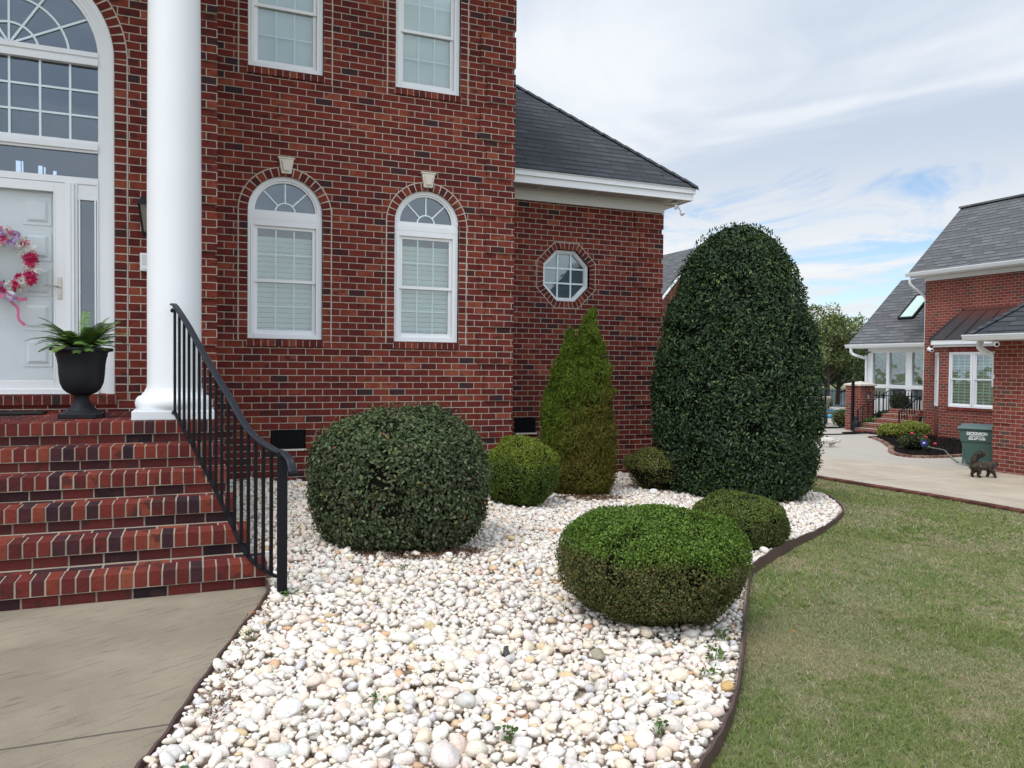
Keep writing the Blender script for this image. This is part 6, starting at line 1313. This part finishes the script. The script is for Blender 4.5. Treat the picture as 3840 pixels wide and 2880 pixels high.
# little statue and hoses
t = thing('garden_statue', 'small dark garden statue standing at the left foot of the brick pillar', 'statue', (18.95, 9.25, GR)); mb = MB(); mb.lathe([(.12, 0), (.12, .06), (.09, .08), (.10, .18), (.12, .26), (.10, .34), (.06, .38), (.075, .44), (.06, .50), (.02, .53)], (18.95, 9.25, GR), 16); mb.build('figure', 'urn', t, smooth=True)
def hose(label, pts, r=.018, mat='rubber'):
    mb = MB(); mb.tube([tuple(p) for p in smoothline(pts, 6)], r, 7); tag(mb.build('garden_hose', mat, smooth=True), label, 'hose')
hz_ = -.475
loop = [(18.6+.55*math.cos(a)*1.3, 8.75+.22*math.sin(a), hz_+.003*k) for k, a in enumerate(np.linspace(0, 7.5, 18))]
hose('black hose coiled on the concrete before the brick pillar and trailing to the mulch', [(14.8, 8.9, hz_), (16.4, 8.8, hz_), (17.6, 8.6, hz_)]+loop+[(18.7, 8.2, hz_), (18.2, 7.7, hz_), (17.7, 7.6, hz_), (17.7, 7.3, hz_), (18.0, 6.9, hz_)])
hose('black hose looped on the deck at the foot of the open gate', [(19.2+.5*math.cos(a)+.02*a, 10.6+.25*math.sin(a), hz_+.004*a) for a in np.linspace(0, 7, 16)])
hose('pale green hose lying across the mulch bed towards the rubbish cart', [(17.2, 5.9, -.45), (17.0, 5.2, -.44), (16.6, 4.6, -.45), (16.3, 4.0, -.44), (15.9, 3.6, -.45), (15.2, 2.9, -.47), (14.6, 2.3, -.47)], .014, M.setdefault('hoseg', plain('pale_hose', (.22, .26, .22), .5, .1)))
# pool things
mb = MB(); mb.prism([(22.5, 15.3), (24.6, 13.8), (30.5, 17.2), (28.0, 20.5)], 'z', -.7, -.485); mb.build('pool_water', 'poolw', kind='structure')
M['ball1'] = plain('beach_ball', (.10, .42, .62), .3, .9, 9); M['ball2'] = plain('beach_ball_white', (.55, .72, .70), .3, .5, 9)
for (x, y, r, m_, lb) in ((24.3, 15.2, .19, 'ball1', 'blue beach ball floating in the pool, the left one'), (24.9, 15.1, .15, 'ball2', 'pale green beach ball floating to the right of the blue one'), (23.3, 14.8, .10, 'ball1', 'tiny blue float at the near edge of the pool')): mb = MB(); mb.ball((x, y, -.36), r, 18, 12); tag(mb.build('beach_ball', m_, smooth=True), lb, 'beach ball')
t = thing('sun_lounger', 'wicker lounge chair with a beige roll cushion beside the holly, on the pool deck', 'lounge chair', (20.3, 12.3, GR))
mb = MB(); mb.hexa([(20.0, 12.3, -.12), (20.75, 12.0, -.12), (20.95, 12.6, -.12), (20.2, 12.9, -.12), (20.0, 12.3, -.03), (20.75, 12.0, -.03), (20.95, 12.6, -.03), (20.2, 12.9, -.03)]); mb.hexa([(19.75, 12.35, -.10), (20.45, 12.08, -.10), (20.65, 12.6, -.10), (19.95, 12.85, -.10), (19.55, 12.42, .42), (20.62, 12.0, .42), (20.70, 12.2, .42), (19.62, 12.6, .42)]); mb.build('seat', 'wicker', t, bevel=.03)
mb = MB(); mb.tube([(19.55, 12.5, .45), (20.64, 12.08, .45)], .085, 12); mb.build('cushion', 'cush', t, smooth=True)
for x, y in ((20.1, 12.4), (20.85, 12.1), (20.95, 12.55), (20.2, 12.85)): mb = MB(); mb.bar((x, y, GR), (x, y, -.12), .05, .05, (0, 1, 0)); mb.build('leg', 'wicker', t)
t = thing('inflatable', 'tall light blue inflatable pool toy standing beyond the open gate', 'inflatable', (24.5, 17.8, GR)); mb = MB(); mb.lathe([(.20, 0), (.28, .15), (.27, .8), (.28, 1.1), (.22, 1.22), (.05, 1.27)], (23.7, 17.6, GR), 18); mb.build('body', 'blue', t, smooth=True)
t = thing('patio_planter', 'tall dark planter box with two small yellow lamps by the lake fence', 'planter', (27.0, 20.2, GR)); mb = MB(); mb.box(26.4, 27.2, 19.7, 20.3, GR, .45); mb.build('box', 'rubber', t, bevel=.02); M['lampy'] = plain('yellow_lamp', (.9, .8, .3), .4, .1)
for x, y in ((26.4, 19.75), (27.15, 19.7)): mb = MB(); mb.ball((x, y, .50), .06, 8, 6); mb.build('lamp', 'lampy', t)
# ------------------------------------------------------------------ trees beyond
rng = np.random.default_rng(41)
def tree(label, base, H, R, n, leaf, pal, seed, dens=9, trunkh=.35, group=None, name='broadleaf_tree', mat='leafm'):
    rg = random.Random(seed); t = thing(name, label, 'tree', base, group); B = Vector(base); mb = MB(); mb.tube([B, B+Vector((.05, 0, H*.25)), B+Vector((.12, .05, H*.55)), B+Vector((.1, 0, H*.82))], [R*.055, R*.045, R*.03, R*.012], 8); cents = []
    for k in range(dens):
        a = k*2.4+rg.uniform(-.5, .5); h0 = H*(trunkh+.5*k/dens*.9); q = R*rg.uniform(.5, 1.0)*(1-.35*k/dens); s_ = B+Vector((.08, 0, h0*.9)); e = B+Vector((q*math.cos(a), q*math.sin(a), h0+H*rg.uniform(.10, .25)))
        m_ = s_.lerp(e, .5)+Vector((0, 0, H*.03)); mb.tube([s_, m_, e], [R*.025, R*.016, R*.006], 5); cents.append((e, R*rg.uniform(.28, .45))); cents.append((m_, R*rg.uniform(.18, .3)))
        for j in range(3): b_ = m_.lerp(e, rg.uniform(.2, 1)); g2 = b_+Vector((rg.uniform(-1, 1), rg.uniform(-1, 1), rg.uniform(.1, 1)))*R*.35; mb.tube([b_, g2], [R*.010, R*.003], 4); cents.append((g2, R*rg.uniform(.14, .28)))
    cents.append((B+Vector((.1, 0, H*.88)), R*.35)); mb.build('trunk', 'bark', t)
    w_ = np.array([c[1]**2 for c in cents]); k = rng.choice(len(cents), n, p=w_/w_.sum()); C_ = np.array([tuple(c[0]) for c in cents])[k]; rr_ = np.array([c[1] for c in cents])[k]
    d_ = rng.normal(size=(n, 3)); d_ /= np.linalg.norm(d_, axis=1, keepdims=True); P = C_+d_*(rr_*rng.uniform(.25, 1, n)**.6)[:, None]*np.array([1, 1, .75]); keep = fbm(P, 1.6/R*2, seed, 2) > .36; P, d_ = P[keep], d_[keep]
    leafmesh('crown', P, d_+np.array([0, 0, .3]), rng.uniform(.6, 1.4, len(P))*leaf, rng.uniform(.6, 1.4, len(P))*leaf*.55, pick(*pal, len(P), rng), mat, t, 4, rng, 0, .9); return t
tg = ([(.15, .19, .065), (.20, .24, .09), (.10, .13, .05), (.27, .28, .12)], (.4, .25, .25, .1)); tg2 = ([(.06, .09, .035), (.09, .12, .045), (.045, .06, .03)], (.4, .3, .3))
tree('sparse pale green tree just right of the holly top, the leftmost by the lake', (28.6, 24.8, -.6), 5.6, 1.7, 4200, .15, tg, 3, 9)
tree('denser olive green tree by the lake, left of the sunroom roof', (31.8, 23.6, -.6), 5.9, 2.3, 11000, .16, tg, 5, 12, .25)
tree('dark green tree behind the denser olive one, its lower branches over the fence', (34.5, 25.5, -.6), 5.2, 2.6, 11000, .17, tg2, 8, 12, .15)
tree('low bushy tree against the left edge of the sunroom', (33.5, 21.4, -.6), 3.9, 1.9, 8000, .15, tg2, 12, 11, .12)
tree('dark tree hidden mostly behind the holly, left of the lake view', (26.0, 25.5, -.6), 4.4, 2.0, 8000, .17, tg2, 14, 11, .15)
tree('tree standing behind the sunroom roof', (38.5, 24.0, -.6), 5.0, 2.4, 8000, .17, tg, 16, 11, .2)
# far wooded shore of the lake
n = 26000; th = rng.uniform(R_(8), R_(75), n); dd = rng.uniform(120, 165, n); X = CAM.x+dd*np.sin(th); Y = CAM.y+dd*np.cos(th); hh = 5.5+3.5*fbm(np.stack([X, Y, X*0], -1), .06, 3); Zq = -1.0+hh*rng.uniform(0, 1, n)**.8
o = leafmesh('far_woods', np.stack([X, Y, Zq], -1), np.stack([-np.sin(th), -np.cos(th), .4+0*th], -1), rng.uniform(.8, 2.2, n), rng.uniform(.5, 1.2, n), pick([(.05, .075, .035), (.075, .10, .045), (.04, .055, .03)], (.4, .3, .3), n, rng), 'leafm', None, 4, rng, 0, .7); tag(o, 'distant wooded shore across the lake', 'woods'); o['kind'] = 'stuff'
